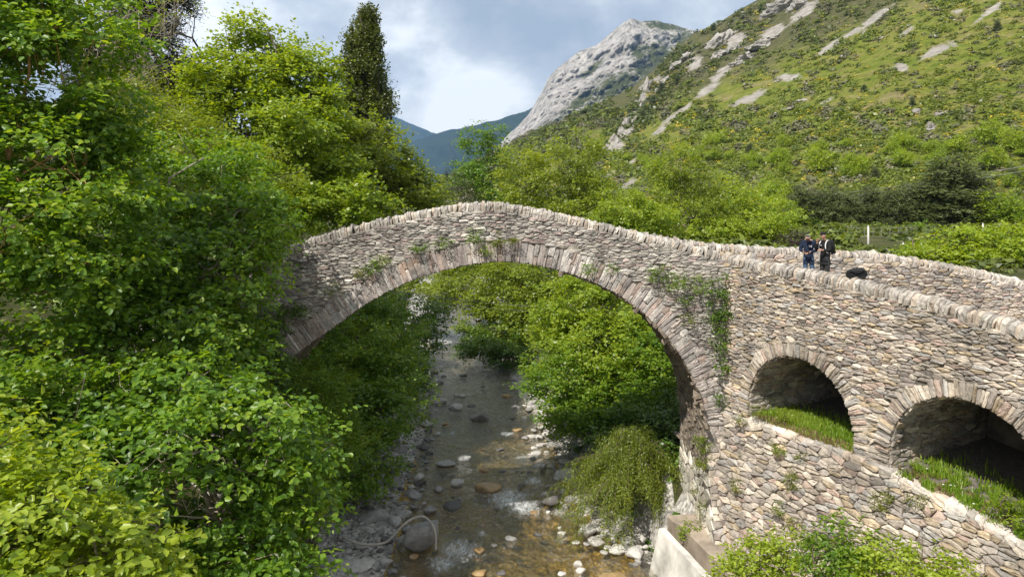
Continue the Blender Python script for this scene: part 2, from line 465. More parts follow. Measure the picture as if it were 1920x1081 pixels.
for j, Y in enumerate(wy):
    for i in range(nx+1):
        u = i/nx*2-1
        X = rc(Y)+u*(rw(Y)+1.0)
        V.append((X, Y, wz(X, Y)))
Q = [(j*(nx+1)+i, j*(nx+1)+i+1, (j+1)*(nx+1)+i+1, (j+1)*(nx+1)+i) for j in range(len(wy)-1) for i in range(nx)]
river = link('river', npmesh('river', np.array(V), np.array(Q), True, np.array([foamc(v) for v in V])), M['water'])
tag(river, 'shallow clear stream running over amber stones with white riffles', None, kind='structure')

def interp(tab, x):
    return float(np.interp(x, [t[0] for t in tab], [t[1] for t in tab]))

# --- the near hillside on the right: a real slope between its foot and its ridge
HR = [(760, 372), (830, 340), (900, 302), (960, 268), (1060, 222), (1120, 195), (1180, 168), (1230, 128), (1260, 98), (1300, 62), (1345, 45), (1380, 22), (1420, 0), (1500, -48), (1700, -165), (2000, -310), (2600, -520), (3400, -700)]
HY = [(760, 300), (1000, 420), (1230, 500), (1450, 470), (1900, 400), (2600, 330), (3400, 260)]
HF = [(760, 130), (1000, 100), (1300, 80), (1900, 72), (3400, 60)]
SCREE = [  # pale bare patches: photo pixel, half sizes, tilt in degrees
    (1760, 95, 42, 11, -22), (1690, 127, 17, 9, 10), (1640, 35, 55, 10, -38), (1560, 85, 45, 7, -35), (1855, 22, 40, 8, -35), (1795, 22, 24, 6, -15),
    (1480, 145, 30, 8, -10), (1270, 215, 45, 7, -38), (1330, 165, 40, 9, -40), (1405, 185, 45, 9, -25), (1350, 140, 35, 8, -40), (1240, 240, 26, 8, -40), (1190, 300, 18, 5, -30),
    (1745, 238, 10, 14, 60), (1445, 370, 22, 12, -20), (1385, 398, 16, 9, -20), (1600, 60, 30, 6, -35), (1450, 60, 26, 10, -30), (1700, 60, 22, 6, -35), (1550, 190, 16, 4, -25), (1180, 345, 24, 12, -35),
    (1380, 75, 20, 14, -30), (1510, 20, 30, 12, -30), (1300, 120, 18, 14, -40), (1175, 235, 16, 32, 25), (1205, 180, 14, 28, 25), (1235, 150, 16, 12, 0), (1155, 275, 22, 14, -30), (1140, 330, 30, 10, -25)]
def rockmask(px, py):
    a = 0.0
    for x, y, rx, ry, t in SCREE:
        dx, dy = px-x, py-y
        if abs(dx) > 110 or abs(dy) > 110: continue
        ct, st = math.cos(R(t)), math.sin(R(t))
        u, v = (dx*ct+dy*st)/rx, (-dx*st+dy*ct)/ry
        a = max(a, math.exp(-1.1*(u*u+v*v)))
    up = min(1.0, max(0.0, (200-py)/200)) * min(1, max(0, (1560-px)/260))
    return min(1.0, a*1.0+.46*up)
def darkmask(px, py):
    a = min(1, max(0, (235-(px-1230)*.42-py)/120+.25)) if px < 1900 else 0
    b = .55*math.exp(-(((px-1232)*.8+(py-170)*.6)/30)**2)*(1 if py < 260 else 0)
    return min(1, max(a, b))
def hillpt(px, s):
    yr, yf = interp(HY, px), interp(HF, px)
    pr = interp(HR, px)
    zf = gz(min(400, (px-960)/F*yf), yf)-.4 if px > 900 else 4.0
    pf = 380-(zf-H)/yf*F
    Y = yf+(yr-yf)*s**1.35
    py = pf+(pr-pf)*s
    amp = 14*s*(1-s)*1.5
    Y += amp*(nz(px*.006, s*3.2, 1)+.6*nz(px*.017, s*8, 6)+.35*nz(px*.05, s*22, 3))*(1.0+.8*s)
    return W(px, py, Y), py
cols = list(np.arange(760, 2200, 5.0))+list(np.arange(2200, 3401, 40.0))
NS = 190
V, CL = [], []
for i in range(NS+1):
    s = i/NS
    for px in cols:
        p, py = hillpt(px, s)
        V.append(p); a = rockmask(px, py); CL.append((a, darkmask(px, py), a))
for px in cols:                     # back of the ridge
    p, py = hillpt(px, 1.0); V.append((p[0]*1.25, p[1]*1.3, p[2]*.55)); CL.append((.2, .2, .2))
nc = len(cols)
Q = [(j*nc+i, j*nc+i+1, (j+1)*nc+i+1, (j+1)*nc+i) for j in range(NS+1) for i in range(nc-1)]
hill = link('hill', npmesh('hill', np.array(V), np.array(Q), False, np.array(CL)), M['hill'])
tag(hill, 'steep green hillside with scree and rocky ledges', None, kind='structure')

# --- the limestone peak behind it
PR = [(880, 330), (925, 285), (950, 256), (985, 222), (1002, 196), (1016, 172), (1026, 150), (1042, 132), (1060, 118), (1085, 98), (1118, 84), (1140, 66), (1165, 46), (1186, 35), (1205, 40), (1232, 40), (1262, 48), (1290, 56), (1312, 62), (1345, 70), (1400, 90), (1500, 120)]
cols = list(np.arange(880, 1501, 2.5))
GREEN = [(1245, 50, 55, 12, 8), (1240, 105, 45, 30, 20), (1215, 130, 40, 30, 0), (1150, 165, 70, 28, -30), (1090, 190, 50, 14, -35), (1020, 245, 60, 12, -35), (1290, 80, 40, 25, 10), (1110, 130, 30, 8, -40), (1210, 160, 60, 25, -20), (1200, 100, 25, 18, 30)]
def gm(px, py):
    a = 0.0
    for x, y, rx, ry, t in GREEN:
        dx, dy = px-x, py-y
        ct, st = math.cos(R(t)), math.sin(R(t))
        u, v = (dx*ct+dy*st)/rx, (-dx*st+dy*ct)/ry
        a = max(a, math.exp(-.9*(u*u+v*v)))
    return a*.62+.12
NS = 130
V, CL = [], []
for i in range(NS+1):
    s = i/NS
    for px in cols:
        pr = interp(PR, px)
        pf = 330 if px < 1250 else 330-(px-1250)*.3
        pf = max(pf, pr+20)
        py = pf+(pr-pf)*s
        base = 1080+900*s**1.2-60*math.exp(-((px-1190)/70.0)**2)*s
        rf = mnoise.ridged_multi_fractal(Vector((px*.014+py*.010, py*.022-px*.006, 3.1)), .85, 2.15, 7, 1.0, 2.0)
        tb = mnoise.turbulence(Vector((px*.05+py*.03, py*.05, 7.7)), 5, True)
        Y = base-(34*rf+62*tb)*(.35+.65*min(1, (1-s)*8+.25))
        jag = 7*(rf-.9)*min(1, s)**8
        V.append(W(px, py-jag*.35, Y)); a = gm(px, py); CL.append((a, a, a))
for px in cols:
    p = W(px, interp(PR, px)+50, 3200); V.append(p); CL.append((.3, .3, .3))
nc = len(cols)
Q = [(j*nc+i, j*nc+i+1, (j+1)*nc+i+1, (j+1)*nc+i) for j in range(NS+1) for i in range(nc-1)]
mountain = link('mountain', npmesh('mountain', np.array(V), np.array(Q), False, np.array(CL)), M['mountain'])
tag(mountain, 'grey limestone peak rising behind the green hillside', None, kind='structure')

# --- two far wooded ridges
def ridge(name, tab, Y0, Y1, pxs, label, seed):
    V = []; NS = 40
    for i in range(NS+1):
        s = i/NS
        for px in pxs:
            pr = interp(tab, px)+2.2*nz(px*.05, seed, 0)+1.0*nz(px*.2, seed, 2)
            py = 372+(pr-372)*s
            Y = Y0+(Y1-Y0)*s-(Y1-Y0)*.22*(1-abs(nz(px*.018+s*.8, s*2.0, seed))*2)*min(1, 3*(1-s)+.1)
            V.append(W(px, py, Y))
    for px in pxs: V.append(W(px, interp(tab, px)+60, Y1*1.4))
    n = len(pxs)
    Q = [(j*n+i, j*n+i+1, (j+1)*n+i+1, (j+1)*n+i) for j in range(NS+1) for i in range(n-1)]
    o = link(name, npmesh(name, np.array(V), np.array(Q), True), M['far'])
    tag(o, label, None, kind='structure')
ridge('far_hills', [(500, 330), (700, 296), (780, 263), (830, 247), (870, 239), (930, 225), (985, 208), (1050, 182), (1200, 130)], 2600, 3900, list(np.arange(500, 1201, 4.0)), 'dark wooded ridge closing the valley', 3.3)
ridge('far_mountains', [(200, 90), (480, 130), (560, 150), (640, 172), (700, 200), (740, 219), (790, 240), (850, 262), (950, 300)], 4600, 6000, list(np.arange(596, 951, 4.0)), 'blue farthest mountain slope behind the valley', 8.1)

# --- the air of the valley
hz = MB(); hz.box((-2600, -70, -4.0), (2600, 6700, 1180))
m, nt_, out = newmat('valley_air'); T = NT(nt_)
pv = T.n('VolumePrincipled', inp={'Density': 8.5e-5, 'Anisotropy': .2, 'Color': (.36, .62, 1.0, 1)})
T.link(pv.outputs[0], out.inputs['Volume'])
haze = hz.build('haze', m)
tag(haze, 'thin blue air filling the valley', None, kind='stuff')
# ------------------------------------------------------------------ masonry
YF, YB = 24.0, 27.6            # front and back face of the bridge
def catmull(P, n):
    P = np.array(P, float); out = []
    for i in range(len(P)-1):
        p0, p1, p2, p3 = P[max(i-1, 0)], P[i], P[i+1], P[min(i+2, len(P)-1)]
        for k in range(n):
            t = k/n
            out.append(.5*((2*p1)+(p2-p0)*t+(2*p0-5*p1+4*p2-p3)*t*t+(3*p1-p0-3*p2+p3)*t**3))
    out.append(P[-1]); return np.array(out)
def resample(P, step):
    P = np.asarray(P, float); d = np.r_[0, np.cumsum(np.linalg.norm(np.diff(P, axis=0), axis=1))]
    n = max(2, int(d[-1]/step)+1); t = np.linspace(0, d[-1], n)
    return np.stack([np.interp(t, d, P[:, k]) for k in range(P.shape[1])], 1)

def stone_color(rng, pal):
    i = rng.integers(len(pal)); c = np.array(pal[i])*rng.uniform(.72, 1.25)
    return np.clip(c, .02, .9)
PAL = [(.33, .29, .245), (.36, .325, .285), (.30, .27, .24), (.40, .36, .31), (.27, .245, .225), (.34, .27, .235), (.31, .30, .29), (.44, .40, .35), (.36, .30, .22), (.24, .215, .20)]
PAL_GREY = [(.34, .32, .29), (.29, .27, .25), (.38, .36, .33), (.25, .235, .22), (.33, .30, .275), (.42, .40, .37), (.21, .20, .19), (.36, .335, .30), (.31, .255, .24)]
PAL_RING = [(.36, .32, .295), (.40, .365, .345), (.31, .27, .25), (.33, .265, .235), (.43, .41, .39), (.25, .23, .22)]
PAL_COP = [(.42, .39, .355), (.37, .35, .325), (.46, .43, .39), (.33, .31, .285), (.43, .37, .31)]

def clip_poly(poly, m, nrm):
    out = []; n = len(poly)
    for i in range(n):
        a, b = poly[i], poly[(i+1) % n]
        da = (a[0]-m[0])*nrm[0]+(a[1]-m[1])*nrm[1]; db = (b[0]-m[0])*nrm[0]+(b[1]-m[1])*nrm[1]
        if da <= 0: out.append(a)
        if (da < 0 < db) or (db < 0 < da):
            t = da/(da-db); out.append((a[0]+(b[0]-a[0])*t, a[1]+(b[1]-a[1])*t))
    return out
def chaikin(P, r=.25):
    Q = []
    for i in range(len(P)):
        a, b = P[i], P[(i+1) % len(P)]
        Q += [a*(1-r)+b*r, a*r+b*(1-r)]
    return np.array(Q)

class Stones:
    def __init__(s, seed): s.mb = MB(); s.rng = np.random.default_rng(seed)
    def stone(s, poly, mapf, proud, col, tilt=.16, joint=.10):
        """one stone: an irregular outline standing proud of the mortar, with a broken face"""
        rng = s.rng
        P = np.array(poly, float)
        P = chaikin(P, rng.uniform(.10, .22))
        c = P.mean(0); k = len(P)
        sz = np.ptp(P, axis=0)
        P = P+rng.normal(0, .045, P.shape)*np.minimum(sz, .3)
        p0 = c+(P-c)*(1-joint*.35); p1 = c+(P-c)*(1-joint); p2 = c+(P-c)*rng.uniform(.5, .68)
        h = proud*rng.uniform(.55, 1.35)
        ta, tb = rng.normal(0, tilt), rng.normal(-.06, tilt)
        def hh(Q, base, nz_): 
            q = Q-c
            return base+q[:, 0]*ta*.5+q[:, 1]*tb+rng.normal(0, nz_, len(Q))
        hs = [np.full(k, -.03), hh(p1, h*.72, h*.10), hh(p2, h*1.02, h*.13), hh(c[None], h*1.08, h*.1)]
        pts = np.vstack([p0, p1, p2, c[None]]); hts = np.concatenate(hs)
        B, N = mapf(pts[:, 0], pts[:, 1])
        V = B+N*hts[:, None]
        Fs = []
        for i in range(k):
            j = (i+1) % k
            Fs.append((i, j, k+j, k+i)); Fs.append((k+i, k+j, 2*k+j, 2*k+i)); Fs.append((2*k+i, 2*k+j, 3*k))
        s.mb.add(V, Fs, col)
    def rubble(s, box, sdf, w, h, mapf, proud, pal, skew=None, grow=None, joint=.06, asp=None):
        rng = s.rng
        s0, s1, t0, t1 = box
        seeds = []
        t = t0
        while t < t1+.6:
            x = s0+rng.uniform(-w, 0); row = h*rng.uniform(.75, 1.3)
            while x < s1:
                x += w*rng.choice([.45, .7, .9, 1.1, 1.4, 1.75], p=[.15, .2, .22, .2, .15, .08])
                tt = t+rng.normal(0, .17)*h+(skew(x) if skew else 0)
                g = grow(x, tt) if grow else 1.0
                if g > 1 and rng.random() > 1/g**1.6: continue
                if sdf(x, tt) > .03: seeds.append((x, tt))
            t += row
        S = np.array(seeds); asp = asp or w/h*.80
        gh = []
        for x, tt in S:
            d = sdf(x, tt)
            if d < 1.3*w:
                e = .01; gx = (sdf(x+e, tt)-sdf(x-e, tt))/(2*e); gy = (sdf(x, tt+e)-sdf(x, tt-e))/(2*e)
                l = gx*gx+gy*gy
                if l > .05: gh.append((x-2*d*gx/l, tt-2*d*gy/l))
        A = np.vstack([S, np.array(gh)]) if gh else S
        Z = A*np.array([1, asp])
        for i in range(len(S)):
            d2 = ((Z-Z[i])**2).sum(1); idx = np.argpartition(d2, min(22, len(d2)-1))[:23]; idx = idx[np.argsort(d2[idx])]
            r = 1.6*w; c = Z[i]
            poly = [(c[0]-r, c[1]-r), (c[0]+r, c[1]-r), (c[0]+r, c[1]+r), (c[0]-r, c[1]+r)]
            for j in idx:
                if j == i or d2[j] < 1e-8: continue
                poly = clip_poly(poly, (Z[i]+Z[j])/2, Z[j]-Z[i])
                if len(poly) < 3: break
            if len(poly) < 3: continue
            p = np.array(poly)/np.array([1, asp])
            s.stone(p, mapf, proud, stone_color(rng, pal), joint=joint)
    def slabs(s, path, v_dir, width, height, thick, lean, pal, round_=.3):
        """stones set on edge along a path (top centre line)"""
        rng = s.rng
        P = resample(path, .01); d = np.r_[0, np.cumsum(np.linalg.norm(np.diff(P, axis=0), axis=1))]
        at = 0.0; L = d[-1]
        while at < L:
            th = rng.uniform(*thick); mid = at+th/2; at += th*.985
            c = np.array([np.interp(mid, d, P[:, k]) for k in range(3)])
            a = np.array([np.interp(max(mid-.15, 0), d, P[:, k]) for k in range(3)]); b = np.array([np.interp(min(mid+.15, L), d, P[:, k]) for k in range(3)])
            u = (b-a)/np.linalg.norm(b-a)
            vd = v_dir(mid) if callable(v_dir) else np.array(v_dir, float)
            vd = vd-u*vd.dot(u); vd /= np.linalg.norm(vd)
            w = np.cross(vd, u); w = w if w[2] > 0 else -w
            ln = rng.normal(lean, .10); w2 = w*math.cos(ln)+u*math.sin(ln)
            hw = width/2*rng.uniform(.86, 1.12); top = rng.normal(0, .028); bt = -height*rng.uniform(.9, 1.1)
            r = round_
            prof = np.array([(-hw, bt), (-hw*1.02, bt*.55), (-hw*.93, bt*.18), (-hw*.62, top-.02*r), (-hw*.2, top+.02*r), (hw*.25, top+.02*r), (hw*.65, top-.02*r), (hw*.94, bt*.18), (hw*1.02, bt*.55), (hw, bt)])
            prof[:, 1] -= r*.22*np.abs(prof[:, 0]/hw)**3*height*(prof[:, 1] > bt*.5)
            V = []
            for tt, sc in ((-.5, .90), (-.36, .985), (.36, 1.0), (.5, .90)):
                pr = prof*np.array([sc, 1]); pr[:, 1] = bt+(pr[:, 1]-bt)*(sc if sc < .95 else 1)
                pr = pr+rng.normal(0, .014, pr.shape)
                for x, z in pr: V.append(c+u*tt*th+vd*x+w2*z)
            k = len(prof); Fs = []
            for i in range(3):
                for j in range(k):
                    j2 = (j+1) % k; Fs.append((i*k+j, i*k+j2, (i+1)*k+j2, (i+1)*k+j))
            Fs.append(tuple(range(k-1, -1, -1))); Fs.append(tuple(3*k+j for j in range(k)))
            s.mb.add(V, Fs, stone_color(rng, pal))

bridge = empty('stone_bridge', (0, YF, 0), 'humped old stone bridge with one great arch over the stream and two small flood arches', 'bridge')
def bpart(name, mb, mat, smooth=False):
    V = [(v[0], v[1]-YF, v[2]) for v in mb.V]
    return link(name, pymesh(name, V, mb.F, smooth, mb.Cc if mb.Cc else None), mat, bridge)

TOP = [(-14, -3.1), (-11, -2.35), (-9, -1.85), (-7.77, -1.50), (-6.66, -1.11), (-4.81, -.61), (-2.96, -.22), (-1.85, -.03), (-.55, .02), (.74, -.18), (2.59, -.59), (4.44, -1.05), (5.92, -1.39), (7.4, -1.78)]
FAR = TOP[:-2]+[(5.9, -1.35), (7.6, -1.60), (9.36, -1.70), (11.07, -1.79), (13.2, -1.92), (14.5, -1.94), (14.7, -2.02), (15.75, -2.17), (17.9, -2.55), (20.4, -3.09), (22.5, -3.5), (30, -4.9)]
topz = lambda x: H+interp(TOP, x)
farz = lambda x: H+interp(FAR, x)
INTR = catmull([(-9.7, -10.6), (-9.45, -9), (-9.1, -7.7), (-8.5, -6.5), (-7.9, -5.72), (-7.4, -5.2), (-6.29, -4.40), (-4.81, -3.37), (-2.9, -2.5), (-.5, -2.05), (1.67, -2.36), (3.5, -3.10), (4.9, -4.16), (5.92, -5.46), (6.42, -6.5), (6.64, -7.5), (6.70, -8.4), (6.70, -9.4)], 14)
INTR[:, 1] += H
INTR = resample(INTR, .05)
ARC = np.r_[0, np.cumsum(np.linalg.norm(np.diff(INTR, axis=0), axis=1))]
tang = np.gradient(INTR, axis=0); tang /= np.linalg.norm(tang, axis=1)[:, None]
norm_ = np.stack([-tang[:, 1], tang[:, 0]], 1)          # points out of the opening
RING = .80
def arc_pt(s):
    x = np.interp(s, ARC, INTR[:, 0]); z = np.interp(s, ARC, INTR[:, 1])
    nx_ = np.interp(s, ARC, norm_[:, 0]); nz_ = np.interp(s, ARC, norm_[:, 1]); return x, z, nx_, nz_
def arch_dist(x, z):
    """distance outside the great arch opening (negative inside)"""
    d = (INTR[:, 0]-x)**2+(INTR[:, 1]-z)**2; i = int(d.argmin())
    sgn = (x-INTR[i, 0])*norm_[i, 0]+(z-INTR[i, 1])*norm_[i, 1]
    return math.copysign(math.sqrt(d[i]), sgn)

# wing wall: in plan from J towards the viewer
J = np.array([7.4, YF]); WD = np.array([4.6, -9.0]); WD = WD/np.linalg.norm(WD); WN = np.array([-.8904, -.4551])
WT = [(0, -1.78), (3.9, -2.09), (6.5, -2.33), (7.9, -2.56), (9.3, -2.76), (15, -3.7)]
wtop = lambda s: H+interp(WT, s)
SILL = [(0, -7.25), (5, -7.15), (6, -7.2), (9.3, -7.75), (15, -8.6)]
sill = lambda s: H+interp(SILL, s)
SMAX = 13.5
FA = [(3.05, 1.95, H-6.70), (8.0, 1.93, H-6.72)]       # flood arches: centre along the wall, radius, spring height
def fa_dist(s, z):
    d = 9e9
    for c, r, zc in FA:
        q = math.hypot(s-c, z-zc)-r if z > zc else (abs(s-c)-r)
        d = min(d, q)
    return d
def wmap(S, Tt):
    S = np.asarray(S, float); Tt = np.asarray(Tt, float)
    B = np.stack([J[0]+WD[0]*S, J[1]+WD[1]*S, Tt], 1)
    return B, np.tile(np.array([WN[0], WN[1], 0.0]), (len(S), 1))
def fmap(S, Tt):
    S = np.asarray(S, float); Tt = np.asarray(Tt, float)
    return np.stack([S, np.full(len(S), YF), Tt], 1), np.tile(np.array([0, -1.0, 0]), (len(S), 1))
CH = .30                                                # coping height
# --- spandrel: backing and rubble face
LOWF = H-8.0
mb = MB()
def column_sheet(mb, xs, lo, hi, y):
    for a, b in zip(xs[:-1], xs[1:]):
        mb.add([(a, y, lo(a)), (b, y, lo(b)), (b, y, hi(b)), (a, y, hi(a))], [(0, 1, 2, 3)])
up = INTR[(INTR[:, 1] > H-10.7)]
def lo_(x):
    if x < -9.7: return H-10.6
    if x > 6.69: return H-9.4
    i = np.abs(INTR[:, 0]-x).argmin(); return float(np.interp(x, INTR[:, 0], INTR[:, 1]))
xsm = np.r_[np.arange(-14, -9.7, .4), INTR[:, 0][np.r_[True, np.diff(np.maximum.accumulate(INTR[:, 0])) > 1e-4]], 7.05, 7.4]
xsm = np.unique(xsm)
column_sheet(mb, xsm, lo_, lambda x: topz(x)-CH+.04, YF)
column_sheet(mb, xsm, lo_, lambda x: farz(x)-CH+.04, YB)
mb.add([(-14, YF, H-10.6), (-14, YB, H-10.6), (-14, YB, farz(-14)-CH), (-14, YF, topz(-14)-CH)], [(0, 1, 2, 3)])
bpart('wall_core', mb, M['mortar'])

def sdf_front(x, z):
    return min(topz(x)-CH+.02-z, arch_dist(x, z)-RING*.93, 7.42-x, x+14, z-(H-10.4 if x < 0 else LOWF))
st = Stones(3)
st.rubble((-14, 7.5, H-10.5, H+.1), sdf_front, .31, .074, fmap, .055, PAL_GREY, skew=lambda x: .55*interp(TOP, x))
bpart('spandrel_wall', st.mb, M['stone'])
# --- voussoirs
st = Stones(5)
def ringmap(S, Tt):
    x, z, nx_, nz_ = arc_pt(np.asarray(S)); Tt = np.asarray(Tt)
    return np.stack([x+nx_*Tt, np.full(len(x), YF), z+nz_*Tt], 1), np.tile(np.array([0, -1.0, 0]), (len(x), 1))
a = .3
while a < ARC[-1]-.05:
    t = st.rng.choice([.07, .09, .12, .16, .22]); b = min(a+t, ARC[-1]); top_ = RING+st.rng.normal(0, .05)
    cuts = [0, top_]
    if st.rng.random() < .35: cuts = [0, top_*st.rng.uniform(.3, .7), top_]
    for r0, r1 in zip(cuts[:-1], cuts[1:]):
        m4 = (r0+r1)/2
        poly = [(a, r0), ((a+b)/2, r0), (b, r0), (b, m4), (b, r1), ((a+b)/2, r1+.01), (a, r1), (a, m4)]
        pr = .05*st.rng.uniform(.6, 1.4)
        P = np.array(poly); c = P.mean(0); P = c+(P-c)*np.array([.985, .99])
        st.stone(P, ringmap, pr, stone_color(st.rng, PAL_RING), tilt=.04, joint=.045)
    a = b
bpart('arch_ring', st.mb, M['ring'])
# --- underside of the great arch
mb = MB(); ny = 10
ins = INTR[::2]
V = []
for k in range(ny+1):
    y = YF-.02+(YB-YF+.02)*k/ny
    for x, z in ins: V.append((x, y, z))
n = len(ins)
mb.add(V, [(k*n+i, k*n+i+1, (k+1)*n+i+1, (k+1)*n+i) for k in range(ny) for i in range(n-1)])
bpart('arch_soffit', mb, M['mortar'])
st = Stones(8)
def sofmap(S, Tt):
    x, z, nx_, nz_ = arc_pt(np.asarray(S)); Tt = np.asarray(Tt)
    return np.stack([x, YF+Tt, z], 1), np.stack([-nx_, 0*nx_, -nz_], 1)
st.rubble((ARC[-1]-9.5, ARC[-1], .0, YB-YF), lambda s_, t_: min(t_, YB-YF-t_, s_-(ARC[-1]-9.5), ARC[-1]+.02-s_), .16, .5, sofmap, .03, PAL, asp=.3)
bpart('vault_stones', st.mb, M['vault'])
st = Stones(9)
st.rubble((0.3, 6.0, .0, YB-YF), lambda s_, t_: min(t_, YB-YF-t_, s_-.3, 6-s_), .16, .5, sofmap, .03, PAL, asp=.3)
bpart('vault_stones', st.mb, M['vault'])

# --- wing wall with the flood arches
mb = MB(); ds = .09
ss = np.arange(0, SMAX+.01, ds)
for a in ss[:-1]:
    b = a+ds; zt = wtop(a)-.30; zb = sill(a)-.2
    zs = np.arange(zb, zt, ds)
    for z0 in zs:
        z1 = min(z0+ds, zt)
        if fa_dist(a+ds/2, (z0+z1)/2) < .02: continue
        B, _ = wmap([a, b, b, a], [z0, z0, z1, z1]); mb.add(B, [(0, 1, 2, 3)])
bpart('wing_core', mb, M['mortar'])
def sdf_wing(s_, z):
    return min(wtop(s_)-.30-z, fa_dist(s_, z)-.42, z-sill(s_)+.05, s_+.02, SMAX-s_)
st = Stones(11)
st.rubble((0, SMAX, H-8.6, H-1.7), sdf_wing, .32, .082, wmap, .062, PAL, skew=lambda s_: -.03*s_)
bpart('wing_wall', st.mb, M['stone_warm'])
st = Stones(13)
for c, r, zc in FA:
    path = [(c-r, zc-.45), (c-r, zc)]+[(c-r*math.cos(q), zc+r*math.sin(q)) for q in np.linspace(.02, math.pi-.02, 60)]+[(c+r, zc), (c+r, zc-.45)]
    P = resample(np.array(path), .02); D = np.r_[0, np.cumsum(np.linalg.norm(np.diff(P, axis=0), axis=1))]
    def rmap(S, Tt, P=P, D=D, c=c, zc=zc):
        S = np.asarray(S); Tt = np.asarray(Tt)
        x = np.interp(S, D, P[:, 0]); z = np.interp(S, D, P[:, 1])
        nx_ = x-c; nz_ = np.maximum(z-zc, 0); l = np.sqrt(nx_**2+nz_**2); nx_, nz_ = nx_/l, nz_/l
        return wmap(x+nx_*Tt, z+nz_*Tt)
    a = 0.0
    while a < D[-1]-.03:
        b = min(a+st.rng.choice([.05, .07, .09, .12, .15]), D[-1]); t1 = .48+st.rng.normal(0, .05)
        P4 = np.array([(a, 0), (b, 0), (b, t1*.5), (b, t1), (a, t1), (a, t1*.5)]); cc = P4.mean(0); P4 = cc+(P4-cc)*np.array([.95, 1])
        st.stone(P4, rmap, .07*st.rng.uniform(.7, 1.3), stone_color(st.rng, PAL), tilt=.05, joint=.05)
        a = b
bpart('flood_arch_ring', st.mb, M['stone_warm'])
# tunnels behind the flood arches
for c, r, zc in FA:
    mb = MB()
    prof = [(c-r, zc-2.2), (c-r, zc)]+[(c-r*math.cos(q), zc+r*math.sin(q)) for q in np.linspace(0, math.pi, 25)][1:-1]+[(c+r, zc), (c+r, zc-2.2)]
    V = []
    for k in range(7):
        dd = k*.75
        for s_, z in prof:
            B, N = wmap([s_], [z]); p = B[0]-N[0]*dd
            j_ = .03*nz(s_*3, z*3, dd*3)
            V.append(p+np.array([j_, j_, j_]))
    n = len(prof); Fs = [(k*n+i, k*n+i+1, (k+1)*n+i+1, (k+1)*n+i) for k in range(6) for i in range(n-1)]
    Fs.append(tuple(6*n+i for i in range(n)))
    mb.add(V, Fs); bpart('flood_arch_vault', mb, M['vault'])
    st = Stones(int(c*10))
    VP = [(c-r, zc-1.6), (c-r, zc)]+[(c-r*math.cos(q), zc+r*math.sin(q)) for q in np.linspace(.02, math.pi-.02, 50)]+[(c+r, zc), (c+r, zc-1.6)]
    VP = resample(np.array(VP), .03); VD = np.r_[0, np.cumsum(np.linalg.norm(np.diff(VP, axis=0), axis=1))]
    def vmap(S, Tt, VP=VP, VD=VD, c=c, zc=zc):
        Tt = np.asarray(Tt, float)
        x = np.interp(Tt, VD, VP[:, 0]); z = np.interp(Tt, VD, VP[:, 1])
        B, N = wmap(x, z); B = B-N*np.asarray(S, float)[:, None]
        nx_ = c-x; nz_ = np.minimum(zc-z, 0); l = np.sqrt(nx_**2+nz_**2)
        return B, np.stack([WD[0]*nx_/l, WD[1]*nx_/l, nz_/l], 1)
    st.rubble((.0, 4.4, 0, VD[-1]), lambda s_, t_: min(s_, 4.4-s_, t_, VD[-1]-t_), .40, .13, vmap, .045, PAL)
    bpart('jamb_stones', st.mb, M['stone'])

# --- battered footing of the wing wall, and its corner with the pier
BAT = .17
def lower_off(z, s_): return .10+max(0.0, sill(s_)-z)*BAT
LB = H-12.6
def lowmap(S, Tt):
    S = np.asarray(S, float); Tt = np.asarray(Tt, float)
    B, N = wmap(S, Tt)
    off = np.array([lower_off(z, s_) for s_, z in zip(S, Tt)])
    B = B+N*off[:, None]
    Nn = N+np.array([0, 0, BAT]); return B, Nn/np.linalg.norm(Nn, axis=1)[:, None]
mb = MB(); ss = np.arange(.2, SMAX+.01, .3); zf = np.linspace(0, 1, 12)
V = []
for s_ in ss:
    for f in zf:
        z = sill(s_)+(LB-sill(s_))*f; B, N = lowmap([s_], [z]); V.append(B[0])
n = len(zf); Fs = [(i*n+k, (i+1)*n+k, (i+1)*n+k+1, i*n+k+1) for i in range(len(ss)-1) for k in range(n-1)]
mb.add(V, Fs)
for a, b in zip(ss[:-1], ss[1:]):              # top ledge and the floor of the flood arches
    A, N = lowmap([a, b], [sill(a), sill(b)]); Bk = A-N*7.0; Bk[:, 2] = A[:, 2]+.35
    mid = A-N*.9; mid[:, 2] = A[:, 2]+.12
    mb.add([A[0], A[1], mid[1], mid[0]], [(0, 1, 2, 3)])
    if any(abs((a+b)/2-c) < r+.3 for c, r, zc in FA): mb.add([mid[0], mid[1], Bk[1], Bk[0]], [(0, 1, 2, 3)])
bpart('footing_core', mb, M['mortar'])
st = Stones(17)
bould = [(1.6, H-10.0, 1.9), (.9, H-9.0, 1.7), (4.4, H-10.3, 1.9), (2.6, H-8.2, 1.6), (5.6, H-8.6, 1.6)]
def growf(s_, z):
    g = 1.0
    for a, b, k in bould: g = max(g, k*math.exp(-((s_-a)**2+(z-b)**2)/.12))
    return g
def sdf_low(s_, z): return min(sill(s_)+.02-z, z-LB, s_-.12, SMAX-s_)
st.rubble((.1, SMAX, LB, H-7.0), sdf_low, .44, .135, lowmap, .09, PAL, skew=lambda s_: -.05*s_, grow=growf, joint=.07, asp=2.1)
bpart('footing_wall', st.mb, M['stone_warm'])
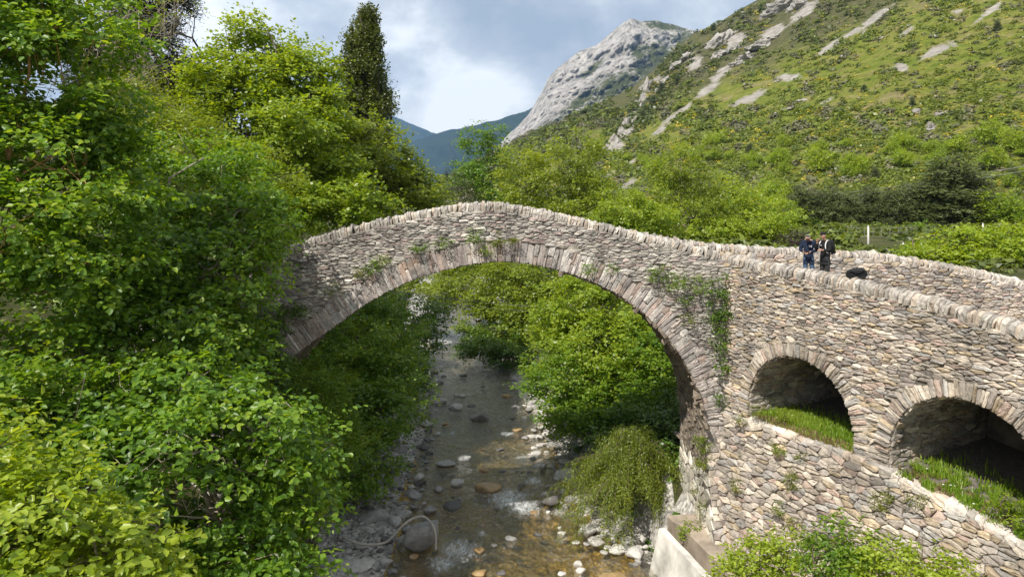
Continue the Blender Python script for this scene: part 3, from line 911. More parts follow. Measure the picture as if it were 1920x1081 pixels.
# sill stones along the ledge
st = Stones(19)
pth = []
for s_ in np.arange(.9, SMAX, .2):
    A, N = lowmap([s_], [sill(s_)]); p = A[0]-N[0]*.12; p[2] = sill(s_)+.10; pth.append(p)
for lo_s, hi_s in ((.9, 5.45), (5.5, 13)):
    sub = [p for p, s_ in zip(pth, np.arange(.9, SMAX, .2)) if lo_s <= s_ <= hi_s]
    st = Stones(int(19+lo_s)); st.slabs(sub, (WN[0], WN[1], 0), .42, .20, (.18, .55), 0, PAL_COP)
    bpart('sill_stones', st.mb, M['stone_warm'])
# pier face towards the stream, pale squared blocks
PX = 6.70
def pbat(z): return max(0.0, (H-8.2)-z)*.36
mb = MB()
V = []
zl = np.linspace(H-9.38, H-12.6, 8)
zl = np.r_[H-8.0, H-8.7, zl]
for z in zl:
    V += [(PX, YB, z), (PX, YF-pbat(z), z), (8.3, YF-pbat(z), z)]
mb.add(V, [(3*i, 3*i+1, 3*i+4, 3*i+3) for i in range(len(zl)-1)]+[(3*i+1, 3*i+2, 3*i+5, 3*i+4) for i in range(len(zl)-1)])
bpart('pier_core', mb, M['mortar'])
st = Stones(23)
def pmap(S, Tt):
    S = np.asarray(S, float); Tt = np.asarray(Tt, float)
    return np.stack([np.full(len(S), PX), YF+S, Tt], 1), np.tile(np.array([-1.0, 0, 0]), (len(S), 1))
st.rubble((-1.7, YB-YF, H-12.5, H-9.2), lambda y, z: min(YB-YF-y, y+pbat(z), z-(H-12.5), H-9.3-z), .55, .28, pmap, .03, [(.46, .44, .40), (.52, .50, .46), (.42, .39, .35)], joint=.05, asp=1.7)
bpart('pier_blocks', st.mb, M['ashlar'])
st = Stones(29)
def qmap(S, Tt):
    S = np.asarray(S, float); Tt = np.asarray(Tt, float)
    o = np.array([pbat(z) for z in Tt])
    return np.stack([S, YF-o, Tt], 1), np.tile(np.array([0, -.94, .34]), (len(S), 1))
st.rubble((PX, 8.2, H-12.5, H-7.7), lambda x, z: min(x-PX, 8.2-x, z-(H-12.5), H-7.9-z), .38, .2, qmap, .06, PAL, asp=1.6)
bpart('pier_front', st.mb, M['stone_warm'])

# --- deck, inner faces of the parapets, copings
mb = MB()
dk = lambda x: H+interp(FAR, x)-1.05-float(np.interp(x, [12.5, 20], [0, 1.3]))
def near_y(x):          # inner edge of the near parapet
    return YF+.5 if x < 7.5 else YF+.5-(x-7.5)*9.0/4.6
xs_ = np.r_[np.arange(-14, 7.5, .5), np.arange(7.5, 14.3, .4)]
for a, b in zip(xs_[:-1], xs_[1:]):
    mb.add([(a, near_y(a), dk(a)), (b, near_y(b), dk(b)), (b, YB-.45, dk(b)), (a, YB-.45, dk(a))], [(0, 1, 2, 3)])
mb.add([(14.2, near_y(14.2), dk(14.2)), (30, 8, dk(24)-1), (30, YB-.45, dk(28)), (14.2, YB-.45, dk(14.2))], [(0, 1, 2, 3)])
bpart('deck', mb, M['concrete'])
mb = MB()
xs_ = np.arange(-14, 30.1, .5)
column_sheet(mb, xs_, lambda x: dk(x)-.4, lambda x: farz(x)-.28, YB-.45)
bpart('parapet_core', mb, M['mortar']); mb = MB()
column_sheet(mb, xs_[xs_ > 7], lambda x: dk(x)-4, lambda x: farz(x)-.28, YB)
bpart('parapet_core', mb, M['mortar']); mb = MB()
xs2 = np.arange(-14, 7.6, .5)
column_sheet(mb, xs2, lambda x: dk(x)-.4, lambda x: topz(x)-.28, YF+.45)
bpart('parapet_core', mb, M['mortar']); mb = MB()
for a in np.arange(.2, SMAX, .5):
    A, N = wmap([a, a+.5, a+.5, a], [wtop(a)-1.7, wtop(a)-1.7, wtop(a)-.28, wtop(a)-.28]); mb.add(A-N*.5, [(0, 1, 2, 3)])
bpart('parapet_core', mb, M['mortar'])
st = Stones(31)
def imap(S, Tt):
    S = np.asarray(S, float); Tt = np.asarray(Tt, float)
    return np.stack([S, np.full(len(S), YB-.45), Tt], 1), np.tile(np.array([0, -1.0, 0]), (len(S), 1))
st.rubble((-13, 28, H-6.5, H+.8), lambda x, z: min(farz(x)-.26-z, z-dk(x)+.3, x+13, 28-x), .34, .10, imap, .06, PAL, skew=lambda x: .9*interp(FAR, x), joint=.06)
bpart('far_parapet', st.mb, M['stone'])
st = Stones(37)
cp = [(x, YF+.20, H+interp(TOP, x)) for x in np.arange(-14, 7.3, .1)]
st.slabs(cp, (0, 1, 0), .48, .30, (.06, .16), .05, PAL_COP, .4)
bpart('near_coping', st.mb, M['coping'])
st = Stones(41)
cp = [(*(J+WD*s_-WN*.20), H+interp(WT, s_)) for s_ in np.arange(-.15, SMAX, .1)]
st.slabs(cp, (WN[0], WN[1], 0), .54, .32, (.06, .15), .0, PAL_COP, .6)
bpart('wing_coping', st.mb, M['coping'])
st = Stones(43)
cp = [(x, YB-.22, H+interp(FAR, x)) for x in np.arange(-14, 29, .1)]
st.slabs(cp, (0, 1, 0), .50, .28, (.06, .14), .0, PAL_COP, .6)
bpart('far_coping', st.mb, M['coping'])

# --- embankment wall at the foot of the pier
def strip(name, secs, mat, label, cat):
    V, Fs = [], []
    n = len(secs[0])
    for sct in secs: V += sct
    for i in range(len(secs)-1):
        for k in range(n):
            k2 = (k+1) % n; Fs.append((i*n+k, i*n+k2, (i+1)*n+k2, (i+1)*n+k))
    Fs.append(tuple(range(n-1, -1, -1))); Fs.append(tuple((len(secs)-1)*n+k for k in range(n)))
    o = link(name, pymesh(name, V, Fs), mat); tag(o, label, cat); return o
secs = []
for y in np.linspace(24.5, 13, 26):
    x = 5.30+(24.5-y)*.225; j_ = .025*nz(y*1.7, 3, 1)+.015*nz(y*5, 7, 1)
    secs.append([(x-.55, y, -.7), (x-.10+j_, y, H-11.52+j_), (x+.12+j_, y, H-11.50+j_), (x+.16, y, -.7)])
strip('embankment_wall', secs, M['white_concrete'], 'sloping white concrete embankment wall at the waterline below the pier', 'wall')
secs = []
for i, y in enumerate(np.linspace(25.3, 13, 28)):
    x = 5.66+(25.3-y)*.225; zt = H-11.30+.03*nz(y*2, 1, 1)-(0 if y < 24.6 else .12)
    secs.append([(x, y, -.7), (x+.03, y, zt-.04), (x+.10, y, zt), (x+1.3, y, zt+.08), (x+1.3, y, -.7)])
strip('concrete_plinth', secs, M['concrete'], 'weathered brown concrete plinth between pier and white embankment wall', 'plinth')
# ------------------------------------------------------------------ foliage
def unit(v): return v/np.maximum(np.linalg.norm(v, axis=-1, keepdims=True), 1e-9)
def leaves(rng, O, D, leaf, per, droop=.25, up=.7, outw=None, wide=.72, spread=1.0, simple=False, step=.55, face=.5):
    """leaves set along twigs (origin O, direction D): returns vertices and quads"""
    Tn = len(O)
    j = np.arange(per)
    L = leaf*step*per
    t = (j+.5)/per
    base = O[:, None, :]+D[:, None, :]*(L*t)[None, :, None]
    base = base+np.array([0, 0, -1.0])*(droop*L*t**2)[None, :, None]*.6
    Z = np.array([0, 0, 1.0])
    side = unit(np.cross(D, Z+1e-3*rng.normal(size=D.shape)))
    sg = np.where(j % 2 == 0, 1.0, -1.0)[None, :, None]
    A = D[:, None, :]*.55+side[:, None, :]*sg*.85*spread+rng.normal(0, .33, base.shape)
    A[..., 2] -= droop*.8
    A = unit(A).reshape(-1, 3)
    base = (base+rng.normal(0, leaf*.25, base.shape)).reshape(-1, 3)
    ow = np.repeat(outw if outw is not None else D, per, axis=0)
    N = Z*up+ow*face+rng.normal(0, .42, base.shape)
    N = unit(N-A*(N*A).sum(1, keepdims=True)); B = np.cross(N, A)
    l = (leaf*rng.uniform(.5, 1.35, len(base)))[:, None]
    n = len(base)
    if simple:
        V = np.stack([base, base+A*l*.5+B*l*wide*.5, base+A*l+N*l*.05, base+A*l*.5-B*l*wide*.5], 1).reshape(-1, 3)
        Q = np.arange(4*n).reshape(n, 4)
    else:
        f = N*l*.10
        V = np.stack([base, base+A*l*.32+B*l*wide*.48+f, base+A*l*.72+B*l*wide*.36+f*.6, base+A*l-N*l*.12, base+A*l*.72-B*l*wide*.36+f*.6, base+A*l*.32-B*l*wide*.48+f], 1).reshape(-1, 3)
        b = np.arange(n)[:, None]*6
        Q = np.concatenate([b+np.array([[0, 1, 2, 3]]), b+np.array([[0, 3, 4, 5]])], 0)
    return V, Q

def crown_mesh(name, blobs, leaf, cover, seed, per=7, droop=.25, up=.7, wide=.72, simple=False, clump=.29, flat=.5, rise=.0, shell=.55, step=.55, hang=0.0, face=.5, stray=1.0):
    """blobs: list of (centre, radii) in local space; leaves gather in clumps through each blob's shell"""
    rng = np.random.default_rng(seed)
    VV, QQ, nb = [], [], 0
    clumps = []
    for c, r in blobs:
        c = np.asarray(c, float); r = np.asarray(r, float)
        area = 4*math.pi*(((r[0]*r[1])**1.6+(r[0]*r[2])**1.6+(r[1]*r[2])**1.6)/3)**(1/1.6)
        nl = cover*area/(leaf*leaf*wide*.75); nt_ = max(10, int(nl/per))
        rm = float(np.mean(r)); cr = clump*rm
        ncl = max(10, int(1.5*area/(cr*cr*4)))
        d = unit(rng.normal(size=(ncl, 3))); rad = rng.uniform(shell*.8, 1.0, (ncl, 1))+np.minimum(.26*np.abs(rng.normal(size=(ncl, 1))), .4)
        d[:, 2] = np.where(d[:, 2] < -.5, d[:, 2]*.6, d[:, 2])
        cc = c+d*r*rad
        cs = cr*np.clip(rng.lognormal(-.15, .42, ncl), .35, 1.5)
        wgt = cs**2; wgt = wgt/wgt.sum()
        k = rng.choice(ncl, nt_, p=wgt)
        dd = unit(rng.normal(size=(nt_, 3)))*(rng.uniform(0, 1, (nt_, 1))**.45)
        O = cc[k]+dd*cs[k][:, None]*np.array([1, 1, flat])
        ow = unit((O-c)/(r**1.0))
        O = O+ow*(cs[k]*np.where(rng.random(nt_) < .10, np.minimum(rng.exponential(.7, nt_), 1.3), 0))[:, None]*stray
        D = ow*.6+unit(rng.normal(size=(nt_, 3)))*.7
        D[:, 2] = D[:, 2]*.45+rise-hang
        D = unit(D)
        V, Q = leaves(rng, O, D, leaf, per, droop, up, ow, wide, simple=simple, step=step, face=face)
        VV.append(V); QQ.append(Q+nb); nb += len(V)
        clumps.append(cc)
    return npmesh(name, np.vstack(VV), np.vstack(QQ), False), clumps

def wobble(a, b, n, amp, rng):
    a = np.asarray(a, float); b = np.asarray(b, float); L = np.linalg.norm(b-a)
    pts = [a+(b-a)*i/n for i in range(n+1)]
    o = np.zeros(3)
    for i in range(1, n):
        o = o*.6+rng.normal(0, amp*L/n*1.2, 3); pts[i] = pts[i]+o
    return pts
def wood(mb, blobs, clumps, seed, r0, base=(0, 0, 0), limbs=7, trunk_top=None, stems=1):
    rng = np.random.default_rng(seed+77)
    cs = [np.asarray(c, float) for c, r in blobs]
    top = max(cs, key=lambda c: c[2]) if trunk_top is None else np.asarray(trunk_top, float)
    mean = np.mean(cs, axis=0)
    tt = np.array([mean[0]*.6+top[0]*.4, mean[1]*.6+top[1]*.4, top[2]])
    for sidx in range(stems):
        b0 = np.asarray(base, float)+(rng.normal(0, .25, 3)*np.array([1, 1, 0]) if sidx else 0)-np.array([0, 0, .35])
        t2 = tt+(rng.normal(0, .8, 3)*np.array([1, 1, .5]) if sidx else 0)
        P = wobble(b0, t2, 9, .35, rng)
        mb.tube(P, [r0*(1-.85*i/9)*(1.35 if i == 0 else 1) for i in range(10)], 8)
    for (c, r), cl in zip(blobs, clumps):
        c = np.asarray(c, float)
        zs = np.array([p[2] for p in P]); i = int(np.argmin(np.abs(zs-(P[0][2]+(c[2]-P[0][2])*.7))))
        i = min(max(i, 2), 8)
        rb = r0*(1-.85*i/9)*.62
        Q = wobble(P[i], c, 5, .4, rng); mb.tube(Q, [max(.012, rb*(1-.6*k/5)) for k in range(6)], 6)
        for k in rng.choice(len(cl), min(limbs, len(cl)), replace=False):
            s = Q[int(rng.integers(2, 6))]; e = cl[k]
            T_ = wobble(s, e, 5, .5, rng); mb.tube(T_, [max(.008, rb*.4*(1-.75*q/5)) for q in range(6)], 5)

def blob(px, py, rx, ry, Y, rd=None):
    k = Y/F
    return (W(px, py, Y), np.array([rx*k, (rd if rd is not None else (rx+ry)/2)*k, ry*k]))
SEED = [100]
def tree(name, label, cat, base, blobs, mat, leaf, cover=2.6, bark='bark', r0=.16, limbs=7, group=None, crown='crown', trunk='trunk', stems=1, **kw):
    SEED[0] += 1; sd = SEED[0]
    bx, by = base; bz = gz(bx, by)
    bl = [blob(*b) for b in blobs]
    loc = np.array([bx, by, bz])
    bl = [(c-loc, r) for c, r in bl]
    root = empty(name, loc, label, cat, group)
    me, cl = crown_mesh(crown, bl, leaf, cover, sd, **kw)
    link(crown, me, M[mat], root)
    mb = MB(); wood(mb, bl, cl, sd, r0, limbs=limbs, stems=stems)
    mb.build(trunk, M[bark], root, True)
    return root
def bxy(px, Y): return ((px-960)/F*Y, Y)

# ---- left bank, in front of the bridge
tree('hazel_bush', 'bright yellow-green hazel bush filling the lower left corner', 'bush', bxy(60, 9.6), [(40, 985, 150, 105, 9.4), (190, 1040, 120, 70, 9.6), (-90, 900, 120, 120, 9.8), (60, 1130, 240, 90, 9.2)], 'bright', .14, 2.2, r0=.05, stems=3, limbs=14, wide=.6, per=6)
tree('lime_tree', 'broad-leaved lime with pale branch ends, standing low on the bank left of the river stones', 'tree', bxy(400, 15), [(330, 850, 150, 80, 14), (480, 820, 110, 75, 15), (520, 920, 75, 95, 15.5), (400, 960, 140, 100, 14.6), (510, 1040, 50, 60, 15.2), (290, 740, 150, 60, 15.5), (400, 1070, 160, 60, 14)], 'lime', .15, 2.2, bark='pale_bark', r0=.14, limbs=16)
tree('elm_tree', 'dark shaded elm on the slope at the left edge, above the yellow-green hazel', 'tree', bxy(60, 17), [(80, 640, 190, 120, 17), (290, 640, 130, 110, 18.5), (40, 800, 120, 90, 14), (200, 800, 110, 80, 15.5), (380, 690, 90, 80, 19)], 'maple', .15, 2.5, r0=.16)
tree('lime_tree', 'sunlit lime whose branches hang over the left end of the bridge', 'tree', bxy(330, 21), [(440, 405, 75, 60, 21), (400, 500, 85, 70, 20), (330, 590, 75, 60, 18.5), (480, 475, 38, 50, 21.5), (350, 390, 110, 70, 22), (260, 500, 110, 70, 19.5), (430, 590, 50, 45, 21), (380, 300, 80, 50, 23)], 'lime', .15, 2.3, bark='pale_bark', r0=.15, limbs=14)
tree('elm_tree', 'tallest leafy tree at the upper left edge with orange peeling twigs', 'tree', bxy(-60, 18), [(60, 120, 150, 130, 17), (110, 320, 150, 110, 16.5), (10, 440, 130, 100, 15.5), (190, 230, 65, 80, 18), (160, 500, 110, 60, 16.5), (-60, 20, 160, 120, 17), (130, 20, 90, 60, 17.5), (220, 340, 50, 60, 18), (-30, 270, 120, 130, 17)], 'lime', .15, 2.3, bark='rust_bark', r0=.1, limbs=10)
tree('abutment_creeper', 'trailing greenery hanging over the shaded left abutment of the great arch', 'climbing plant', bxy(470, 22.4), [(455, 650, 65, 65, 22.6, 25), (495, 610, 25, 36, 23.0, 20), (430, 720, 80, 60, 21.8, 40), (500, 720, 40, 60, 22.3, 30), (545, 575, 18, 14, 23.4, 10), (400, 580, 50, 40, 22, 25)], 'deep', .10, 2.2, r0=.04, hang=.7, wide=.5)
tree('elder_bush', 'feathery elder bush at the lower left foot of the great arch', 'bush', bxy(570, 24.5), [(590, 720, 50, 45, 24.5), (560, 790, 60, 45, 23.5), (615, 830, 45, 60, 24), (565, 920, 40, 50, 22), (550, 860, 55, 50, 21)], 'maple', .12, 2.2, r0=.05, stems=3, wide=.4, per=9)
# ---- left bank, behind the bridge
tree('maple_tree', 'big rounded maple with ragged top left of the poplar', 'tree', bxy(500, 36), [(440, 110, 45, 55, 36), (500, 160, 85, 70, 36), (570, 165, 55, 70, 37), (440, 240, 95, 95, 35), (570, 270, 85, 90, 36), (500, 350, 110, 80, 35), (600, 360, 60, 60, 35), (410, 170, 40, 60, 35), (520, 240, 90, 70, 34), (610, 280, 50, 60, 37), (470, 60, 30, 30, 36), (575, 140, 42, 50, 36), (600, 200, 36, 60, 36)], 'bright', .20, 3.0, r0=.22, limbs=9, simple=True, per=6)
tree('ash_tree', 'yellow-green ash in front of the rounded maple on the left', 'tree', bxy(330, 29), [(300, 260, 80, 70, 29), (380, 300, 90, 80, 28), (450, 350, 80, 70, 28), (300, 370, 100, 60, 27), (230, 200, 60, 50, 30)], 'ash', .16, 2.2, bark='pale_bark', r0=.14, limbs=10, simple=True, wide=.42, per=8)
tree('robinia_tree', 'yellowish spring tree sloping down to the bridge below the poplar', 'tree', bxy(700, 43), [(650, 265, 60, 50, 43), (705, 290, 58, 52, 43), (765, 348, 45, 40, 44), (690, 350, 90, 60, 42), (740, 395, 80, 35, 42), (800, 370, 32, 36, 45), (620, 310, 60, 70, 42), (735, 322, 48, 42, 43)], 'ash', .20, 2.8, r0=.16, limbs=10, simple=True, per=6)
tree('beech_tree', 'mid green tree between the bridge coping and the rounded maple', 'tree', bxy(600, 33), [(620, 380, 85, 45, 33), (560, 410, 60, 45, 32), (690, 395, 60, 30, 33)], 'bright', .18, 2.4, r0=.14, simple=True)
# poplar: a narrow column
tree('poplar_tree', 'tall narrow dark poplar standing against the clouds', 'tree', bxy(690, 62), [(685, 82, 22, 30, 62), (682, 112, 26, 34, 62), (680, 150, 30, 34, 62), (685, 190, 33, 32, 62), (693, 225, 34, 34, 62), (714, 195, 9, 22, 62), (655, 150, 8, 18, 62), (688, 58, 17, 24, 62), (689, 40, 10, 17, 62), (668, 92, 8, 16, 62), (695, 280, 28, 40, 62)], 'poplar', .22, 6.0, bark='dark_bark', r0=.3, limbs=5, simple=True, rise=1.1, droop=-.1, clump=.5, flat=1.5, shell=.3, stray=.4)
# dark conifer and the bare pale tree in front of it
def conifer_blobs(px, top, bot, half, Y, n, sd, k=.9):
    rng = np.random.default_rng(sd); out = []
    for i in range(n):
        f = (i+.5)/n; y = top+(bot-top)*f; w = half*(.12+.88*f**.8)
        m = 1 if f < .12 else (3 if f < .5 else 5)
        for q in range(m):
            a = rng.uniform(-1, 1); dpt = rng.uniform(-1, 1)*math.sqrt(max(0, 1-a*a))
            out.append((px+a*w*k, y+rng.normal(0, (bot-top)/n*.3), w*.42+2, (bot-top)/n*.42, Y+dpt*w*Y/F*.8, w*.42+2))
    return out
tree('pine_tree', 'black-green pine at the top left behind the bare pale branches', 'tree', bxy(260, 40), conifer_blobs(262, -170, 320, 150, 40, 10, 4), 'black_needle', .28, 3.2, bark='dark_bark', r0=.25, limbs=3, simple=True, wide=.22, per=9, flat=.5, step=.3, clump=.5)
tree('bare_tree', 'slender half-bare tree with pale branches in front of the black pine', 'tree', bxy(205, 30), [(250, 10, 70, 70, 30), (330, 20, 30, 30, 30), (200, 80, 40, 50, 30), (280, 130, 30, 35, 30)], 'olive', .12, .16, bark='pale_bark', r0=.12, limbs=26, simple=True)
tree('ivy_thicket', 'brownish twiggy thicket under the black pine', 'bush', bxy(270, 33), [(270, 170, 55, 45, 33), (200, 330, 60, 40, 26), (300, 220, 50, 40, 32)], 'olive', .14, .6, bark='pale_bark', r0=.08, limbs=22, simple=True)
# under the arch, left bank
tree('alder_tree', 'leafy alder on the left bank seen through the arch', 'tree', bxy(660, 36), [(650, 660, 85, 60, 35), (580, 690, 50, 50, 34), (720, 620, 60, 50, 38), (600, 640, 60, 70, 34), (740, 680, 50, 50, 37), (680, 570, 70, 50, 39)], 'maple', .17, 2.5, r0=.14, simple=True)
tree('alder_tree', 'dark alder overhanging the left gravel below the arch', 'tree', bxy(640, 31), [(600, 780, 90, 75, 31), (690, 780, 70, 70, 32), (650, 870, 80, 60, 29.5), (590, 890, 55, 40, 27.5), (720, 720, 60, 55, 34), (560, 720, 50, 70, 30)], 'maple', .15, 2.6, r0=.12, simple=True)
tree('hanging_bush', 'low branches reaching over the far water from the left bank', 'bush', bxy(770, 48), [(770, 590, 55, 36, 48), (800, 640, 26, 40, 48), (740, 640, 45, 45, 46), (770, 700, 30, 35, 42)], 'deep', .18, 2.4, r0=.09, simple=True)
# under the arch, far and right bank
tree('alder_tree', 'olive green alder arching over the far bend of the stream', 'tree', bxy(980, 60), [(880, 540, 75, 48, 62), (960, 560, 80, 50, 60), (930, 610, 65, 36, 58), (1020, 520, 90, 50, 60), (820, 520, 60, 40, 66), (1010, 600, 60, 50, 57)], 'ash', .21, 2.4, r0=.17, simple=True)
tree('low_bush', 'dark low branches dipping to the water at the right far bank', 'bush', bxy(980, 54), [(910, 650, 48, 22, 55), (960, 665, 50, 25, 53), (930, 632, 60, 20, 56)], 'deep', .17, 2.2, r0=.08, simple=True)
tree('hornbeam_tree', 'tall bright hornbeam on the right bank seen through the arch', 'tree', bxy(1130, 40), [(1080, 580, 70, 55, 41), (1150, 570, 80, 60, 39), (1080, 660, 70, 55, 39), (1160, 650, 85, 60, 37), (1030, 620, 40, 50, 42), (1220, 640, 60, 60, 36)], 'bright', .17, 2.5, r0=.15, simple=True, limbs=9)
tree('hornbeam_tree', 'low spreading hornbeam above the pale bank stones right of the water', 'tree', bxy(1110, 35), [(1060, 720, 60, 50, 36), (1140, 740, 80, 55, 35), (1080, 780, 55, 40, 34.5), (1200, 740, 60, 60, 34), (1240, 690, 45, 70, 34), (1020, 690, 30, 26, 38)], 'maple', .15, 2.5, r0=.12, simple=True, limbs=8)
tree('dark_bush', 'shaded bush behind the weeping willow against the pier', 'bush', bxy(1240, 30.5), [(1240, 800, 55, 55, 30.5), (1190, 810, 60, 40, 31), (1260, 870, 30, 60, 29)], 'deep', .13, 2.4, r0=.06, simple=True)
SEED[0] += 1
rng = np.random.default_rng(SEED[0])
wl = W(1178, 940, 28.0); wl[2] = gz(wl[0], wl[1])
willow = empty('willow_bush', wl, 'weeping grey-green willow bush beside the pier, arching over the water', 'bush')
Os, Ds, mbw = [], [], MB()
for i in range(190):
    a = rng.uniform(0, 6.283); rch = rng.uniform(.5, 2.75)*(1.3 if math.cos(a) < 0 else .8); top = rng.uniform(1.7, 3.6)*(1.1-.16*rch); fall = rng.uniform(.2, .9)*rch
    dv = np.array([math.cos(a), math.sin(a)*.9, 0])
    pts = [np.array([0, 0, 0.0])+dv*rch*t+np.array([0, 0, 1.0])*(top*math.sin(min(1, t*1.6)*math.pi/2)-fall*max(0, t-.35)**1.6*1.9)+rng.normal(0, .05, 3) for t in np.linspace(0, 1, 9)]
    if i % 2 == 0: mbw.tube(pts, [.026*(1-.8*k/8) for k in range(9)], 5)
    for k in range(2, 8):
        for q in range(7):
            t = rng.uniform(0, 1); o = pts[k]*(1-t)+pts[k+1]*t
            d = unit((pts[k+1]-pts[k])*1.6+rng.normal(0, .22, 3)+np.array([0, 0, -.28]))
            Os.append(o+rng.normal(0, .07, 3)); Ds.append(d)
V, Q = leaves(rng, np.array(Os), np.array(Ds), .10, 9, droop=.7, up=.7, wide=.3, simple=True, step=.5)
link('crown', npmesh('crown', V, Q), M['willow'], willow)
mbw.build('trunk', M['bark'], willow, True)
# ---- above the bridge, middle and right
tree('birch_tree', 'slim fresh green tree at the valley gap right of the centre', 'tree', bxy(905, 76), [(893, 262, 22, 26, 76), (930, 252, 16, 18, 76), (905, 300, 42, 32, 76), (890, 340, 40, 30, 75), (925, 350, 48, 34, 74)], 'maple', .26, 1.9, r0=.14, limbs=9, simple=True)
tree('bare_bush', 'grey twiggy bush at the foot of the valley gap', 'bush', bxy(840, 70), [(845, 350, 28, 30, 70), (860, 375, 35, 22, 68)], 'scrub', .16, .8, bark='pale_bark', r0=.05, limbs=16, simple=True)
tree('locust_tree', 'airy spring tree above the crown of the bridge', 'tree', bxy(1000, 64), [(975, 310, 48, 32, 64), (1000, 350, 60, 36, 64), (960, 375, 50, 26, 63), (1030, 385, 60, 28, 62)], 'ash', .22, 1.25, bark='dark_bark', r0=.12, limbs=12, simple=True)
tree('locust_tree', 'wider airy spring tree right of the bridge crown with dark thin stems', 'tree', bxy(1075, 60), [(1075, 275, 48, 28, 60), (1050, 315, 60, 34, 60), (1105, 320, 42, 40, 60), (1085, 365, 65, 34, 60), (1110, 400, 60, 28, 58)], 'ash', .22, 1.25, bark='dark_bark', r0=.12, limbs=12, simple=True)
tree('plum_bush', 'dense bright green bush just over the descending coping', 'bush', bxy(1200, 50), [(1175, 395, 48, 34, 50), (1220, 415, 50, 32, 50), (1150, 415, 36, 24, 50)], 'bright', .18, 2.5, r0=.09, simple=True)
tree('aspen_tree', 'yellow-green open tree on two pale stems, right of the dense bright bush', 'tree', bxy(1285, 56), [(1270, 310, 48, 40, 56), (1310, 340, 52, 45, 56), (1255, 365, 45, 38, 56), (1300, 400, 70, 38, 55)], 'ash', .2, 1.15, bark='pale_bark', r0=.1, limbs=14, simple=True, stems=2)
tree('sapling', 'mixed green sapling row end behind the flat part of the coping', 'tree', bxy(1390, 55), [(1370, 380, 45, 40, 56), (1400, 420, 55, 32, 54), (1440, 410, 36, 40, 54), (1340, 430, 50, 24, 53)], 'bright', .19, 2.1, r0=.1, simple=True)
tree('walnut_tree', 'sunny broad-leaved walnut behind the far parapet at the right edge', 'tree', bxy(1850, 37), [(1790, 465, 55, 32, 36), (1850, 470, 60, 38, 36.5), (1750, 490, 50, 22, 35.5), (1905, 480, 55, 45, 36), (1830, 500, 70, 28, 35), (1960, 490, 60, 50, 36), (1900, 530, 60, 26, 35), (1715, 487, 25, 12, 35)], 'bright', .19, 2.6, r0=.18, limbs=9, wide=.6)
tree('copper_shrub', 'dark purple-leaved shrub behind the man in the grey cap', 'shrub', bxy(1488, 46), [(1484, 457, 20, 20, 46), (1502, 464, 15, 13, 46)], 'purple', .14, 2.3, r0=.05, simple=True)
for i, (px, py, rx, ry, Y, mt, lab) in enumerate([
        (1570, 425, 34, 34, 84, 'bright', 'small round bright tree right above the two men'),
        (1618, 436, 24, 30, 78, 'maple', 'small green tree just left of the white pole'),
        (1700, 425, 36, 34, 82, 'ash', 'small yellow-green tree right of the white pole, before the pines'),
        (1590, 455, 18, 18, 66, 'bright', 'little bush behind the backpack of the standing man'),
        (1775, 415, 36, 30, 88, 'maple', 'small green tree at the foot of the largest pine'),
        (1890, 410, 45, 50, 70, 'bright', 'fresh green tree at the right edge above the walnut'),
        (1470, 415, 36, 40, 72, 'bright', 'bright tree left of the dark pines'),
        (1535, 440, 30, 22, 76, 'maple', 'low round tree between the dark pines and the cap of the man in black'),
        (1660, 445, 30, 20, 70, 'bright', 'low bright tree just right of the white pole'),
        (1735, 445, 34, 24, 68, 'maple', 'low tree left of the walnut behind the white triangle sign'),
        (1500, 450, 26, 16, 62, 'ash', 'yellowish bush behind the man in the grey cap, left of him')]):
    tree('small_tree', lab, 'tree', bxy(px, Y), [(px-rx*.3, py, rx*.75, ry*.8, Y), (px+rx*.45, py+ry*.3, rx*.6, ry*.6, Y), (px+rx*.1, py-ry*.45, rx*.5, ry*.5, Y)], mt, .24, 2.3, r0=.1, simple=True, limbs=6)
tree('roadside_bush', 'leafy bush in front of the lower wall at the bottom right', 'bush', bxy(1470, 17.5), [(1430, 1050, 60, 36, 17.5), (1480, 1030, 36, 26, 17.5), (1400, 1085, 50, 30, 17.5)], 'bright', .10, 1.5, r0=.03, stems=3, wide=.6)
tree('roadside_bush', 'dark green elder sprig leaning on the lower wall at the bottom right', 'bush', bxy(1590, 16.8), [(1585, 1015, 45, 34, 16.8), (1560, 1050, 45, 35, 16.6), (1620, 1065, 45, 30, 16.4)], 'maple', .11, 1.6, r0=.03, stems=3, wide=.5)
tree('roadside_bush', 'bright bush lowest right, below the second flood arch', 'bush', bxy(1720, 15.6), [(1680, 1060, 55, 36, 15.8), (1745, 1075, 60, 30, 15.4), (1800, 1090, 40, 25, 15)], 'bright', .10, 1.5, r0=.03, stems=3, wide=.6)

# ---- pines at the foot of the hill: one prototype, copied
def proto_tree(name, label, cat, bl, mat, leaf, cover, bark, r0, group, loc, limbs=4, **kw):
    SEED[0] += 1
    root = empty(name, loc, label, cat, group)
    me, cl = crown_mesh('crown', bl, leaf, cover, SEED[0], **kw); link('crown', me, M[mat], root)
    mb = MB(); wood(mb, bl, cl, SEED[0], r0, limbs=limbs); mb.build('trunk', M[bark], root, True)
    return root
def pine_blobs(h, half, n, sd):
    rng = np.random.default_rng(sd); out = []
    for i in range(n):
        f = (i+.4)/n; z = h*(1-f*.86); w = half*(.15+.85*f**.75)
        m = 1 if f < .1 else 4
        a0 = rng.uniform(0, 6.28)
        for q in range(m):
            a = a0+q*6.28/m+rng.normal(0, .3); rr = w*rng.uniform(.45, .7) if m > 1 else 0
            out.append((np.array([math.cos(a)*rr, math.sin(a)*rr, z+rng.normal(0, h/n*.25)]), np.array([w*.42+.15, w*.42+.15, h/n*.36])))
    return out
